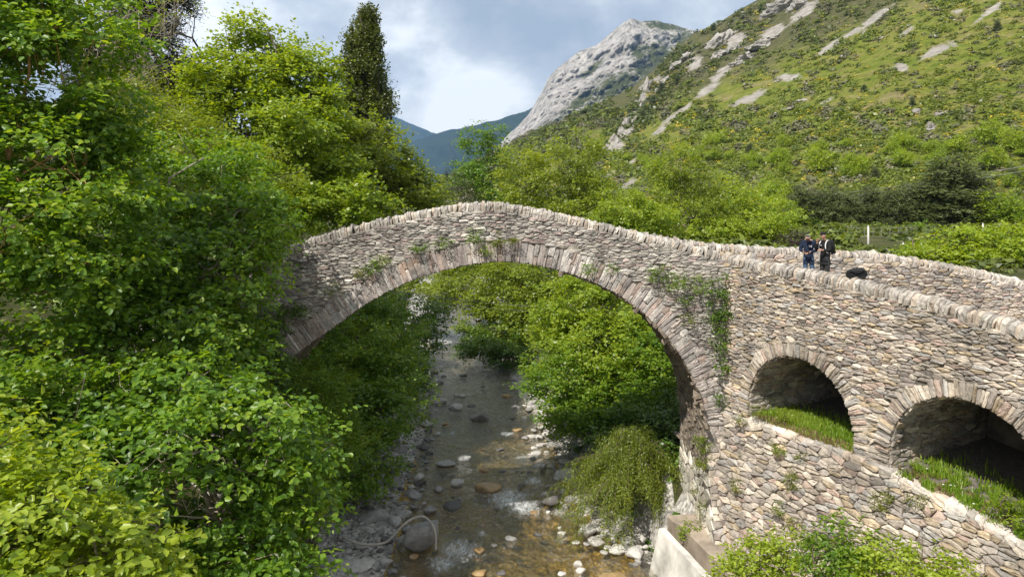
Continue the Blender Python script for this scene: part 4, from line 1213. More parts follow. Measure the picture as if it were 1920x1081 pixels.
PINES = [(1500, 352, 100, 1.0), (1532, 362, 96, .95), (1560, 355, 102, 1.0), (1595, 362, 106, 1.0), (1632, 352, 100, 1.05), (1668, 360, 108, 1.0), (1700, 350, 104, 1.05), (1735, 346, 100, 1.1), (1780, 300, 98, 1.35), (1818, 325, 104, 1.2), (1845, 345, 100, 1.1), (1760, 340, 92, 1.0), (1800, 345, 92, 1.0), (1520, 385, 88, .8), (1650, 385, 90, .85), (1480, 395, 84, .7)]
proto = None
PH = 9.0
def on_hill(px, py):
    lo, hi = 0.0, 1.0
    for _ in range(30):
        m_ = (lo+hi)/2; p, q = hillpt(px, m_)
        if q > py: lo = m_
        else: hi = m_
    return hillpt(px, (lo+hi)/2)[0]
for i, (px, ptop, Y, wsc) in enumerate(PINES):
    g_ = on_hill(px, 440-i%5*5); loc = (g_[0], g_[1], g_[2]-.3); h = (H-(ptop-380)/F*g_[1])-loc[2]; wsc = wsc*1.2; h = h*1.12
    lab = {8: 'broadest and tallest dark pine of the stand at the foot of the hill', 15: 'smallest pine at the left end of the dark stand'}.get(i, 'brown-green pine in the dark stand at the foot of the hill')
    if proto is None:
        proto = proto_tree('stand_pine', lab, 'tree', pine_blobs(PH, 2.5, 8, 5), 'needle', .34, 1.7, 'dark_bark', .16, 'pines in the stand at the foot of the hill', loc, 3, simple=True, wide=.26, per=8, flat=.45, step=.3, clump=.5, droop=.3)
        protos = [proto]
        proto.scale = (h/PH*wsc,)*2+(h/PH,)
    else:
        copy_thing(proto, loc, i*1.7, (h/PH*wsc, h/PH*wsc, h/PH), lab)
# ---- single trees out on the slope
def on_hill(px, py):
    lo, hi = 0.0, 1.0
    for _ in range(30):
        m_ = (lo+hi)/2; p, q = hillpt(px, m_)
        if q > py: lo = m_
        else: hi = m_
    return hillpt(px, (lo+hi)/2)[0]
SL = [(1640, 325, 30, 'lone conifer high above the pine stand'), (1405, 280, 22, 'dark round conifer on the middle slope left of the scree'), (1270, 150, 20, 'dark conifer beside the upper rock spur'), (1240, 165, 24, 'dark conifer in the gully behind the rock spur'),
      (1225, 190, 22, 'shady conifer lower in the rocky gully'), (1205, 215, 20, 'conifer at the bottom of the rocky gully'), (1337, 52, 14, 'tiny pointed conifer on the skyline'), (1318, 60, 9, 'rounded dark tree on the skyline notch'), (1710, 190, 18, 'dark bush-like conifer below the grey scree'),
      (1870, 50, 22, 'conifer at the upper right edge'), (1850, 300, 36, 'conifer above the right end of the pine stand'), (1900, 330, 40, 'conifer by the power line at the right edge'), (1500, 70, 14, 'small conifer between the upper scree streaks'), (1620, 165, 16, 'low conifer under the middle scree')]
for i, (px, py, hp, lab) in enumerate(SL):
    p = on_hill(px, py+hp*.4); h = hp*p[1]/F
    copy_thing(proto, p-np.array([0, 0, .3]), i*2.1, (h/PH*1.25, h/PH*1.25, h/PH), lab, 'single conifers on the slope')
bp = proto_tree('slope_tree', 'bright leafy tree at the foot of the green slope', 'tree', [(np.array([0, 0, 3.4]), np.array([1.7, 1.7, 1.3])), (np.array([.9, .3, 2.5]), np.array([1.2, 1.2, 1.0])), (np.array([-.9, -.2, 2.4]), np.array([1.2, 1.2, 1.0])), (np.array([.1, -.7, 2.2]), np.array([1.3, 1.0, .9]))], 'bright', .34, 2.2, 'bark', .09, 'leafy trees along the foot of the slope', on_hill(1450, 395), 4, simple=True)
rng = np.random.default_rng(12)
SP = []
for i in range(150):
    px = rng.uniform(1130, 1940); py = rng.uniform(270, 445)
    if py < interp(HR, px)+130 or (1465 < px < 1890 and py > 335): continue
    SP.append((px, py))
for i, (px, py) in enumerate(SP):
    p = on_hill(px, py); k = rng.choice([.25, .35, .5, .7])*rng.uniform(.8, 1.2)*(p[1]/95)**.55
    o = copy_thing(bp, p-np.array([0, 0, .3*k]), rng.uniform(0, 6), (k, k, k*rng.uniform(.85, 1.15)))
bp.scale = (.9,)*3

# ---- shrub cover of the slope, bank undergrowth, grass: what nobody could count
def cover_stuff(name, pts, rad, leaf, per_clump, mat, label, seed, squash=.75, wide=.8):
    rng = np.random.default_rng(seed); n = len(pts)
    pts = np.asarray(pts); rad = np.asarray(rad); leaf = np.asarray(leaf)
    big_ = None; P = np.repeat(pts, per_clump, 0); r = np.repeat(rad, per_clump)[:, None]; lf = np.repeat(leaf, per_clump)[:, None]
    d = unit(rng.normal(size=P.shape)); d[:, 2] = np.abs(d[:, 2])
    c = P+d*r*np.array([1, 1, squash])*rng.uniform(.5, 1.0, (len(P), 1))
    N = unit(d*.7+np.array([0, 0, .6])+rng.normal(0, .35, P.shape))
    A = unit(np.cross(N, rng.normal(size=P.shape))); B = np.cross(N, A)
    l = lf*rng.uniform(.6, 1.3, lf.shape)
    V = np.stack([c-A*l, c+B*l*wide*.7+A*l*.1, c+A*l+N*l*.2, c-B*l*wide*.7], 1).reshape(-1, 3)
    o = link(name, npmesh(name, V, np.arange(len(V)).reshape(-1, 4)), M[mat])
    return tag(o, label, 'vegetation', None, 'stuff')
M['slope_leaf'] = mat_leaf('slope_shrub_leaf', [(.018, .034, .008), (.045, .080, .012), (.085, .130, .018), (.14, .175, .03)], .3, big=.22)
M['broom'] = mat_leaf('broom_flower', [(.26, .24, .02), (.42, .36, .02), (.55, .44, .02), (.5, .44, .05)], .2, (1.2, 1.1, .6), raw=True)
rng = np.random.default_rng(40)
A_, B_, C_, D_ = [], [], [], []
for i in range(26000):
    px = rng.uniform(800, 2000); s = rng.uniform(.0, 1.0)
    p, py = hillpt(px, s)
    if py < -30: continue
    rk = rockmask(px, py)
    dens = .5+.9*nz(px*.012, py*.014, 4)+.5*nz(px*.04, py*.05, 8)+.45*min(1, max(0, (py-120)/200))-.25*min(1, max(0, (1500-px)/400))
    gul = math.exp(-(((px-1232)*.8+(py-170)*.6)/26)**2)*(1 if 90 < py < 250 and 1150 < px < 1300 else 0)
    r = rng.uniform(4.5, 13.0)*p[1]/F*(1.0 if py > 200 else .75)
    if gul < .45 and (rk > .5 or rng.random() > dens): continue
    br = nz(px*.02, py*.03, 21)+.5*nz(px*.07, py*.1, 31)
    q = (p, r)
    if br > .12 and rng.random() < .45 and px > 1130: B_.append((p, r*.55))
    elif gul > .45: D_.append(q)
    elif nz(px*.03, py*.04, 55) > .24: C_.append(q)
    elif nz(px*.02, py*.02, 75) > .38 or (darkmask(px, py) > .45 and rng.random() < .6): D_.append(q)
    else: A_.append(q)
for nm, L, mt, lab in (('slope_shrubs', A_, 'slope_leaf', 'dense green shrub cover of the hillside'), ('broom_bloom', B_, 'broom', 'yellow flowering broom scattered over the hillside'), ('dry_scrub', C_, 'scrub', 'dry tan scrub between the green shrubs of the slope'), ('dark_scrub', D_, 'poplar', 'dark evergreen scrub on the rocky upper slope')):
    cover_stuff(nm, [q[0] for q in L], [q[1] for q in L], [q[1]*.34 for q in L], 20, mt, lab, 5)
# bushes of the field between the bridge and the slope
pts, rad = [], []
for i in range(1500):
    y = rng.uniform(31, 88); x = rng.uniform(9, .95*y)
    if x < rc(y)+rw(y)+8: continue
    if 44 < y < 57 and .49 < x/y < .56 : continue
    pts.append((x, y, gz(x, y)-.1)); rad.append(rng.uniform(.35, 1.2)*(.6 if y < 45 else 1))
cover_stuff('field_scrub', pts, rad, [r*.2+.05 for r in rad], 120, 'slope_leaf', 'low green scrub of the field between bridge and slope', 9)
# bank undergrowth
pts, rad = [], []
for i in range(6500):
    y = rng.uniform(12, 75); side = rng.random()
    x = rc(y)-rw(y)-(rng.uniform(3.2, 16) if side < .45 else rng.uniform(16, 34)) if side < .62 else rc(y)+rw(y)+rng.uniform(1.4, 14)
    if x > 4.9 and y < 25.8 or x > 6.4 and y < 28: continue
    if 22.5 < y < 29 and x < -8 and x > -10: pass
    if 23.6 < y < 28 and x < 0: continue
    pts.append((x, y, gz(x, y)-.05)); rad.append(rng.uniform(.2, .55))
cover_stuff('undergrowth', pts, rad, [.11]*len(pts), 26, 'deep', 'leafy undergrowth covering both stream banks', 6)

# grass in and before the flood arches
def blades(name, roots, hts, mat, label, seed, wd=.012, lean=.35, kind='stuff', cat='grass'):
    rng = np.random.default_rng(seed); P = np.asarray(roots); n = len(P); h = np.asarray(hts)[:, None]
    a = rng.uniform(0, 6.283, n); d = np.stack([np.cos(a), np.sin(a), 0*a], 1); s = np.stack([-np.sin(a), np.cos(a), 0*a], 1)
    ln = np.abs(rng.normal(0, lean, (n, 1)))
    mid = P+np.array([0, 0, .55])*h+d*h*ln*.3; tip = P+np.array([0, 0, 1.0])*h*(1-.3*ln)+d*h*ln
    V = np.stack([P-s*wd, P+s*wd, mid+s*wd*.8, mid-s*wd*.8, tip+s*wd*.15, tip-s*wd*.15], 1).reshape(-1, 3)
    b = np.arange(n)[:, None]*6
    Q = np.concatenate([b+np.array([[0, 1, 2, 3]]), b+np.array([[3, 2, 4, 5]])], 0)
    o = link(name, npmesh(name, V, Q), M[mat]); tag(o, label, cat, None, kind); return o
g1, h1, g2, h2, g3, h3, fl = [], [], [], [], [], [], []
def ledge(s_, dpt):
    A, N = lowmap([s_], [sill(s_)]); p = A[0]-N[0]*dpt
    return np.array([p[0], p[1], sill(s_)+.05+.1*min(dpt, 1)+max(0, dpt-.9)*.04])
for i in range(9000):
    s_ = rng.uniform(1.1, 5.0); dpt = abs(rng.normal(0, .9))+.05
    if not (abs(s_-3.05) < 1.9) and dpt > .3: continue
    p = ledge(s_, dpt)
    dry = dpt < .5+.25*nz(s_*2, 1, 1) and rng.random() < (.85 if s_ < 4.6 else .5)
    (g2 if dry else g1).append(p); (h2 if dry else h1).append(rng.uniform(.06, .16) if dry else rng.uniform(.06, .24))
for i in range(13000):
    s_ = rng.uniform(6.0, 11.5); dpt = abs(rng.normal(.1, .95))+.03
    if s_ < 6.2 and dpt > .4: continue
    if not (abs(s_-8.0) < 1.9) and dpt > .5: continue
    if abs(s_-8) > 1.8 and s_ > 8: dpt *= .5
    p = ledge(s_, dpt); gg = nz(s_*2.3, dpt*2.3, 17)+.6*nz(s_*6, dpt*6, 4)
    if gg < -.12: continue
    (g2 if (gg < .0 and dpt < .8) else g1).append(p); (h2 if (gg < .0 and dpt < .8) else h1).append(rng.uniform(.05, .2)*(1+.9*max(gg, 0)))
    if dpt < .7 and rng.random() < .006 and s_ < 9 and nz(s_*2, dpt*2, 3) > -.1: fl.append(p+np.array([rng.normal(0, .05), rng.normal(0, .05), rng.uniform(.14, .3)]))
blades('arch_grass', g1, h1, 'grass', 'fresh green grass growing on the floors of the flood arches', 3, .014)
blades('dry_arch_grass', g2, h2, 'dry_grass', 'reddish dry grass along the ledge of the first flood arch', 4, .012)
mb = MB()
for p in fl:
    for k in range(5):
        a = k*1.256; d = np.array([math.cos(a), math.sin(a), .15])*.03; e = np.array([-math.sin(a), math.cos(a), 0])*.018
        mb.add([p, p+d*.6+e, p+d, p+d*.6-e], [(0, 1, 2, 3)])
o = mb.build('wild_flowers', M['petal']); tag(o, 'tiny white flowers among the grass of the second flood arch', 'flowers', None, 'stuff')

# plants rooted in the masonry, each one its own
def wall_plant(mapf, s_, t_, rs, rt, mat, leaf, label, group, name='wall_shrub', cover=1.4, hang=.15):
    B, N = mapf([s_], [t_]); N = N[0]
    c = B[0]+N*.08
    SEED[0] += 1
    rngp = np.random.default_rng(SEED[0])
    me, cl = crown_mesh(name, [(N*.06, np.array([rs, min(rs, .25)*.8, rt]))], leaf, cover, SEED[0], per=5, hang=hang, clump=.5, wide=.45, simple=True)
    o = link(name, me, M[mat]); o.location = [float(v) for v in c]
    tag(o, label, 'plant', group); return o
def fx(px, py): return (px-960)/F*YF, H-(py-380)/F*YF
TUFT = [(830, 452, 12, 10, 'grass tuft left of the keystones on the arch ring'), (893, 440, 9, 16, 'upright tuft at the crown of the arch ring'), (917, 464, 10, 12, 'small leafy plant low on the crown of the arch'), (945, 445, 18, 12, 'widest grass tuft on the crown of the arch'),
        (715, 488, 14, 8, 'moss tuft on the left part of the arch ring'), (790, 460, 10, 8, 'small grass tuft between the two left tufts of the ring'), (1105, 500, 11, 10, 'tuft on the right shoulder of the arch ring'), (700, 502, 11, 9, 'dull tuft just under the left moss tuft'), (678, 508, 10, 8, 'leftmost little tuft on the arch ring'), (627, 540, 9, 8, 'tuft on the low left end of the ring'),
        (1235, 515, 22, 14, 'broad bushy plant on the right spandrel'), (1265, 528, 17, 16, 'greyish plant beside the broad bushy spandrel plant'), (1315, 535, 12, 22, 'upright bush left of the ivy strip'), (1280, 560, 9, 8, 'small tuft below the greyish spandrel plant'), (1290, 596, 9, 8, 'dry little tuft in the right spandrel'), (1145, 502, 9, 7, 'faint tuft beside the right shoulder tuft')]
for px, py, a, b, lab in TUFT:
    x, z = fx(px, py)
    wall_plant(fmap, x, z, a/F*YF, b/F*YF, 'olive' if (px % 3 == 0) else 'maple', .07, lab, 'plants rooted in the bridge masonry')
SEED[0] += 1
iv = [(1352, 535, 17, 22), (1350, 570, 20, 26), (1356, 605, 15, 22), (1350, 635, 14, 18), (1360, 660, 13, 16), (1354, 690, 12, 16), (1352, 745, 8, 14), (1335, 590, 10, 12)]
x0, z0 = fx(1352, 640)
bl = []
for px, py, a, b in iv:
    p = W(px, py, YF-.1); bl.append((p-np.array([x0, YF, z0]), np.array([a/F*YF, .16, b/F*YF])))
me, cl = crown_mesh('ivy', bl, .085, 1.5, 400, per=5, hang=.5, clump=.4, wide=.6, simple=True)
o = link('ivy', me, M['deep']); o.location = (x0, YF, z0); tag(o, 'long strip of ivy hanging down the corner between bridge and wing wall', 'ivy')
LOWP = [(1465, 838, 12, 14, 'rounded dark tuft under the first flood arch'), (1510, 852, 8, 8, 'tiny green tuft near the sill of the first flood arch'), (1490, 896, 12, 12, 'pair of tufts in the middle of the lower wall'), (1468, 950, 10, 13, 'tuft over the large round stone of the lower wall'), (1388, 910, 9, 12, 'tuft in the left part of the lower wall'),
        (1660, 935, 17, 15, 'yellowish sprig in the lower wall between the flood arches'), (1725, 935, 13, 11, 'dry tuft under the ledge of the second arch'), (1430, 765, 9, 11, 'tuft on the left jamb of the first flood arch'), (1405, 787, 13, 9, 'olive cushion plant at the left end of the grassy ledge'), (1500, 975, 11, 12, 'thin tuft low in the lower wall')]
for px, py, a, b, lab in LOWP:
    u = (px-960)/F; s_ = (u*YF-J[0])/(WD[0]-u*WD[1]); Y = YF+WD[1]*s_; z = H-(py-380)/F*Y
    mf = lowmap if z < sill(s_) else wmap
    if mf is lowmap:
        for _ in range(4):
            B, N = lowmap([s_], [z]); du = B[0][0]/B[0][1]-u; s_ -= du*18; z = H-(py-380)/F*B[0][1]
        Y = B[0][1]
    wall_plant(mf, s_, z, a/F*Y, b/F*Y, 'olive', .06, lab, 'tufts growing in the lower wall')
for y, z, a, b, lab, mt in ((-.1, 4.5, .2, .3, 'bright sprouting plant on top of the pale pier blocks', 'bright'), (-.25, 4.0, .18, .2, 'grey-green cushion plant on the pier corner', 'willow'), (.6, 3.6, .07, .16, 'thin sprig high in the pale pier blocks', 'olive'), (1.0, 2.6, .08, .14, 'thin sprig in the middle of the pale pier blocks', 'olive'), (-.2, 2.5, .1, .16, 'sprig near the pier corner', 'olive'), (.2, 1.9, .08, .12, 'lowest sprig in the pale pier blocks', 'olive')):
    wall_plant(pmap, y, z, a, b, mt, .06, lab, 'plants in the pier face')
for s_, dp, hh, mt, lab in ((8.75, .35, .85, 'bright', 'tall leafy weed standing in the mouth of the second flood arch'), (2.35, .35, .45, 'ash', 'yellowish weed in the grass of the first flood arch'), (6.5, .2, .35, 'olive', 'low bushy weed at the left foot of the second flood arch'), (9.4, .1, .4, 'maple', 'leafy weed on the ledge at the right edge')):
    p_ = ledge(s_, dp); SEED[0] += 1
    rt = empty('weed', p_, lab, 'plant')
    bl = [(np.array([0, 0, hh*.35]), np.array([hh*.28, hh*.28, hh*.28])), (np.array([.03, 0, hh*.75]), np.array([hh*.16, hh*.16, hh*.3]))]
    me, cl = crown_mesh('leaves', bl, .075, 1.5, SEED[0], per=6, clump=.45, wide=.45, simple=True); link('leaves', me, M[mt], rt)
    mb = MB(); wood(mb, bl, cl, SEED[0], .012, limbs=4); mb.build('stem', M['bark'], rt, True)
tree('plinth_plant', 'bright green seedling on the concrete plinth', 'plant', (6.35, 24.0), [(1291, 990, 11, 12, 24.0), (1286, 1000, 8, 7, 23.9)], 'bright', .07, 2.0, r0=.012, simple=True)
# ------------------------------------------------------------------ stones of the stream
def rock_mesh(seed, sub=3, flat=.7):
    import bmesh
    bm = bmesh.new(); bmesh.ops.create_icosphere(bm, subdivisions=sub, radius=1)
    r = random.Random(seed); ox = r.uniform(0, 99)
    planes = [(Vector((r.gauss(0, 1), r.gauss(0, 1), r.gauss(0, 1))).normalized(), r.uniform(.5, .82)) for _ in range(13)]
    for v in bm.verts:
        p = v.co.copy()
        k = 1+.22*mnoise.noise(p*1.1+Vector((ox, 0, 0)))+.09*mnoise.noise(p*3+Vector((0, ox, 0)))+.04*mnoise.noise(p*7+Vector((0, 0, ox)))
        p = p*k
        for n, d in planes:
            e = p.dot(n)-d
            if e > 0: p -= n*e*.95
        v.co = Vector((p.x, p.y, p.z*flat))
    me = bpy.data.meshes.new('river_rock'); bm.to_mesh(me); bm.free()
    me.polygons.foreach_set('use_smooth', np.ones(len(me.polygons), dtype=bool))
    return me
RM = {}
def rock_at(name, px, pyb, wpx, hk, mat, label, group=None, k=0, sink=.25, dk=.85):
    Y = H*F/(pyb-380)
    x = (px-960)/F*Y; hw = wpx/2/F*Y
    Yc = Y+hw*dk*.6
    z = max(-.12, gz(x, Yc)) if gz(x, Yc) > -.1 else -.02
    key = (k, mat)
    if key not in RM:
        me = rock_mesh(k*7+3, 3, .72); me.materials.append(M[mat]); RM[key] = me
    o = bpy.data.objects.new(name, RM[key]); C.objects.link(o)
    o.location = (x, Yc, z+hw*hk*(.5-sink)); o.scale = (hw*1.08, hw*dk, hw*hk*1.1); o.rotation_euler = (0, 0, .35*math.sin(k*5+px))
    tag(o, label, 'boulder' if wpx > 30 else 'stone', group)
    return o
big = rock_at('boulder', 795, 1034, 84, 1.2, 'rock', 'largest dark boulder with the pale hose lying over it', None, 1, .05, .8)
ROCKS = [(858, 910, 34, .75, 'pale_rock', 'pale square stone left of the amber stone in midstream'), (914, 920, 52, .5, 'amber_rock', 'amber stained stone in midstream above the white riffle'), (849, 952, 36, .7, 'dark_rock', 'dark stone just below the pale square stone'),
         (804, 962, 30, .8, 'rock', 'blue-grey stone right behind the largest boulder'), (699, 945, 44, .6, 'rock', 'flat-topped grey stone on the left gravel'), (785, 897, 30, .8, 'pale_rock', 'light grey stone at the water edge left of the amber stone'), (822, 922, 20, .9, 'rock', 'round small stone between the light grey and the pale square stone'),
         (770, 932, 42, .6, 'rock', 'broad stone beneath the light grey one'), (899, 788, 40, .7, 'rock', 'smooth grey stone standing alone in the upper stream'), (856, 768, 36, .5, 'rock', 'flat grey slab beside the upper gravel spit'), (825, 757, 34, .5, 'rock', 'wide stone on the upper gravel spit'), (868, 744, 14, .8, 'pale_rock', 'white cobble at the head of the gravel spit'), (856, 742, 12, .8, 'pale_rock', 'second white cobble at the head of the gravel spit'),
         (871, 862, 28, .5, 'pale_rock', 'low pale stone with wet edge in the middle of the stream'), (834, 874, 46, .35, 'rock', 'long flat ledge stone left of the low pale stone'), (815, 700, 16, .7, 'dark_rock', 'dark stone far up at the left water edge'), (832, 706, 12, .6, 'dark_rock', 'smaller dark stone beside the far dark one'), (798, 800, 34, .5, 'rock', 'wet flat stone at the left edge of the upper stream'), (790, 842, 30, .5, 'dark_rock', 'dark wet stone by the left overhanging alder'),
         (699, 990, 66, .6, 'rock', 'large angular stone left of the biggest boulder'), (740, 990, 36, .8, 'rock', 'upright stone between the angular stone and the biggest boulder'), (712, 1010, 20, .7, 'rock', 'small stone under the hose on the gravel'), (724, 1060, 28, .8, 'rock', 'rounded grey stone near the bottom edge, left of the stream'), (660, 1078, 74, .3, 'pale_rock', 'flat pale slab at the bottom edge of the left gravel'), (776, 1045, 22, .6, 'amber_rock', 'brown wet stone in front of the biggest boulder'),
         (1100, 1004, 46, .7, 'pale_rock', 'white boulder at the head of the sunlit right shore'), (1119, 1024, 36, .7, 'pale_rock', 'white boulder in the middle of the sunlit right shore'), (1160, 1036, 42, .6, 'pale_rock', 'long white boulder near the white embankment wall'), (1194, 1050, 40, .8, 'pale_rock', 'white boulder touching the embankment wall'), (1140, 1005, 30, .6, 'rock', 'grey stone behind the white shore boulders'), (1175, 1010, 30, .6, 'dark_rock', 'dark wet stone under the end of the embankment wall'),
         (1085, 1060, 20, .7, 'pale_rock', 'white cobble in the sunlit shallows'), (1090, 1073, 22, .6, 'pale_rock', 'second white cobble in the sunlit shallows'), (1055, 1078, 20, .7, 'pale_rock', 'white cobble at the bottom edge of the stream'), (1053, 1000, 16, .5, 'pale_rock', 'small white stone alone before the right shore'), (1050, 990, 8, 1.2, 'pale_rock', 'tiny upright white stone before the right shore'), (1080, 1020, 20, .6, 'pale_rock', 'pale stone at the water side of the shore boulders'), (1100, 1022, 14, .7, 'rock', 'little grey stone among the shore boulders'),
         (1036, 945, 44, .6, 'dark_rock', 'dark bluish stone under the willow tips'), (1130, 958, 44, .8, 'dark_rock', 'upper dark boulder beneath the willow'), (1126, 975, 36, .6, 'dark_rock', 'lower dark boulder beneath the willow'), (1098, 950, 20, .8, 'rock', 'small grey stone between the dark boulders under the willow'), (1070, 940, 24, .7, 'rock', 'grey stone left of the small one under the willow'),
         (1036, 802, 28, .8, 'pale_rock', 'pale stone at the foot of the hornbeam'), (1032, 822, 32, .7, 'pale_rock', 'sunlit white stone below the hornbeam'), (1004, 852, 22, .6, 'pale_rock', 'white stone at the right water edge above the willow'), (1062, 895, 40, .6, 'pale_rock', 'white stone showing through the willow'), (1050, 775, 20, .8, 'pale_rock', 'small pale stone in the shade of the hornbeam'),
         (1156, 1100, 70, .22, 'amber_rock', 'big amber stone lying under the water by the embankment'), (901, 1078, 34, .4, 'amber_rock', 'amber stone in the bottom edge riffle'), (899, 1034, 26, .4, 'amber_rock', 'orange stone below the white water'), (958, 1012, 26, .3, 'rock', 'greenish stone just under the surface in midstream')]
for i, (px, pyb, w, hk, mt, lab) in enumerate(ROCKS):
    rock_at('boulder' if w > 30 else 'river_stone', px, pyb, w, hk, mt, lab, None, i % 11+2)
rng = np.random.default_rng(77)
n = 0
taken = [(r[0], r[1]) for r in ROCKS]+[(795, 1020)]
while n < 170:
    py = rng.uniform(690, 1085); Y = H*F/(py-380)
    x = rc(Y)-rw(Y)+rng.normal(-1.0, 1.0); px = 960+x/Y*F
    if x > rc(Y)-rw(Y)+.7 or x < rc(Y)-rw(Y)-3.4: continue
    w = rng.choice([11, 16, 23, 31, 40, 52], p=[.2, .22, .22, .18, .12, .06])*rng.uniform(.8, 1.2)*(.7 if py < 800 else 1)
    if any(abs(px-a) < w*.8 and abs(py-b) < w*.5 for a, b in taken): continue
    taken.append((px, py))
    rock_at('bank_stone', px, py, w, rng.uniform(.5, .9), 'rock' if rng.random() < .75 else 'dark_rock', 'grey stone among the many lying on the left gravel bank', 'stones on the left gravel bank', int(rng.integers(2, 13)))
    n += 1
n = 0
while n < 80:
    py = rng.uniform(760, 1060); Y = H*F/(py-380)
    x = rc(Y)+rw(Y)+rng.normal(.1, .5); px = 960+x/Y*F
    if x > 5.0 or any(abs(px-a) < 10 and abs(py-b) < 7 for a, b in taken): continue
    taken.append((px, py))
    rock_at('shore_stone', px, py, rng.uniform(7, 22), rng.uniform(.5, .9), 'pale_rock' if rng.random() < .7 else 'rock', 'small pale stone along the right water edge', 'small stones along the right shore', int(rng.integers(2, 13)))
    n += 1
n = 0
while n < 26:
    py = rng.uniform(700, 1080); Y = H*F/(py-380)
    x = rc(Y)+rng.uniform(-.9, .9)*rw(Y); px = 960+x/Y*F
    if any(abs(px-a) < 24 and abs(py-b) < 12 for a, b in taken): continue
    taken.append((px, py))
    rock_at('stream_stone', px, py, rng.uniform(10, 24), .35, 'amber_rock' if rng.random() < .5 else 'dark_rock', 'wet stone barely breaking the surface of the stream', 'wet stones in the stream', int(rng.integers(2, 13)), .3)
    n += 1
# loose pebbles, uncountable
V, Fs, nb = [], [], 0
base = rock_mesh(5, 1, .7); bv = np.array([v.co[:] for v in base.vertices]); bf = np.array([p.vertices[:] for p in base.polygons]); bpy.data.meshes.remove(base)
k = 0
while k < 3600:
    y = rng.uniform(18, 60); side = rng.random() < .8
    x = rc(y)-rw(y)+rng.uniform(-3.3, .25) if side else rc(y)+rw(y)+rng.uniform(-.2, 1.3)
    if x > 4.9: continue
    r = rng.choice([.035, .06, .09, .13], p=[.4, .33, .2, .07])*rng.uniform(.8, 1.3)
    a = rng.uniform(0, 6.28); ca, sa = math.cos(a), math.sin(a)
    q = bv*np.array([r*rng.uniform(.8, 1.4), r, r*rng.uniform(.6, 1)]); q = q@np.array([[ca, -sa, 0], [sa, ca, 0], [0, 0, 1]])
    V.append(q+np.array([x, y, max(gz(x, y), -.05)+r*.25])); Fs.append(bf+nb); nb += len(bv); k += 1
def mat_peb():
    m, nt, out = newmat('pebble'); T = NT(nt)
    c = T.ramp(T.n('NewGeometry').outputs['Random Per Island'], [(0, (.13, .12, .11)), (.6, (.27, .255, .235)), (.9, (.36, .34, .31)), (1, (.5, .48, .45))])
    T.link(T.bsdf(c, .85, T.bump(T.noise(T.pos(), 30, 4), .4, .02), .3), out.inputs[0]); return m
peb = link('pebbles', npmesh('pebbles', np.vstack(V), np.vstack(Fs), True), mat_peb())
tag(peb, 'loose grey pebbles along both edges of the stream', 'pebbles', None, 'stuff')

# ------------------------------------------------------------------ hose over the boulder
hp = [(632, 996), (655, 1012), (690, 1020), (722, 1016), (742, 998), (760, 980), (780, 969), (797, 969), (811, 984), (817, 1005), (817, 1030)]
hy = [26.4, 25.6, 25.35, 25.4, 25.5, 25.6, 25.75, 25.7, 25.45, 25.3, 25.2]
P = catmull([W(a, b, y) for (a, b), y in zip(hp, hy)], 8)
mb = MB(); mb.tube(P, .042, 10)
M['hose'] = mat_plain('grey_hose', (.42, .39, .35), .7, .15, 5)
mb.build('hose', M['hose'], None, True)
tag(bpy.data.objects['hose'], 'pale grey hose looping from the left bank over the largest boulder', 'hose')

# ------------------------------------------------------------------ poles, wires, sign, fence
M['pole'] = mat_plain('grey_pole', (.55, .53, .50), .8, .15, 4)
M['fence'] = mat_plain('weathered_rail', (.25, .23, .20), .8, .2, 4)
M['wire'] = mat_plain('wire', (.25, .25, .25), .5, .1)
M['dark_wire'] = mat_plain('dark_wire', (.05, .05, .05), .5, .1)
def pole(px, ptop, Y, label, r=.055):
    p = W(px, ptop, Y); z0 = gz(p[0], Y)-.3
    root = empty('utility_pole', (p[0], Y, z0), label, 'pole')
    h = p[2]-z0
    mb = MB(); mb.tube([(0, 0, 0), (0, 0, h*.5), (0, 0, h)], [r*1.25, r*1.1, r], 12); mb.build('post', M['pole'], root, True)
    mb = MB(); mb.tube([(0, 0, h), (0, 0, h+.05)], [r*1.25, r*.6], 12); mb.build('cap', M['pole'], root, True)
    return root
pole(1628, 424, 44, 'slim white pole rising behind the far parapet, right of the two men')
pole(1843, 419, 56, 'short white pole top above the walnut tree')
def wire(name, pts, r, label, mat='wire'):
    a, b = np.array(pts[0]), np.array(pts[1]); sag = pts[2]
    P = [a+(b-a)*t-np.array([0, 0, sag*4*t*(1-t)]) for t in np.linspace(0, 1, 25)]
    mb = MB(); mb.tube(P, r, 5); o = mb.build(name, M[mat]); tag(o, label, 'wire'); return o
wire('power_line', (W(1330, 378, 120), W(2050, 288, 70), 1.1), .030, 'upper of the two power lines crossing before the pines')
wire('power_line', (W(1330, 381, 120), W(2050, 297, 70), 1.2), .030, 'lower of the two power lines crossing before the pines')
wire('power_line', (W(1843, 424, 56), W(2050, 424, 50), .15), .016, 'short level cable right of the short white pole', 'dark_wire')
wire('power_line', (W(1843, 436, 56), W(2050, 424, 44), .1), .02, 'short rising cable right of the short white pole', 'dark_wire')
wire('river_cable', (W(700, 540, 44), W(1110, 579, 50), .25), .014, 'upper cable spanning the stream beyond the arch')
wire('river_cable', (W(690, 548, 43), W(1120, 590, 49), .25), .014, 'lower cable spanning the stream beyond the arch')
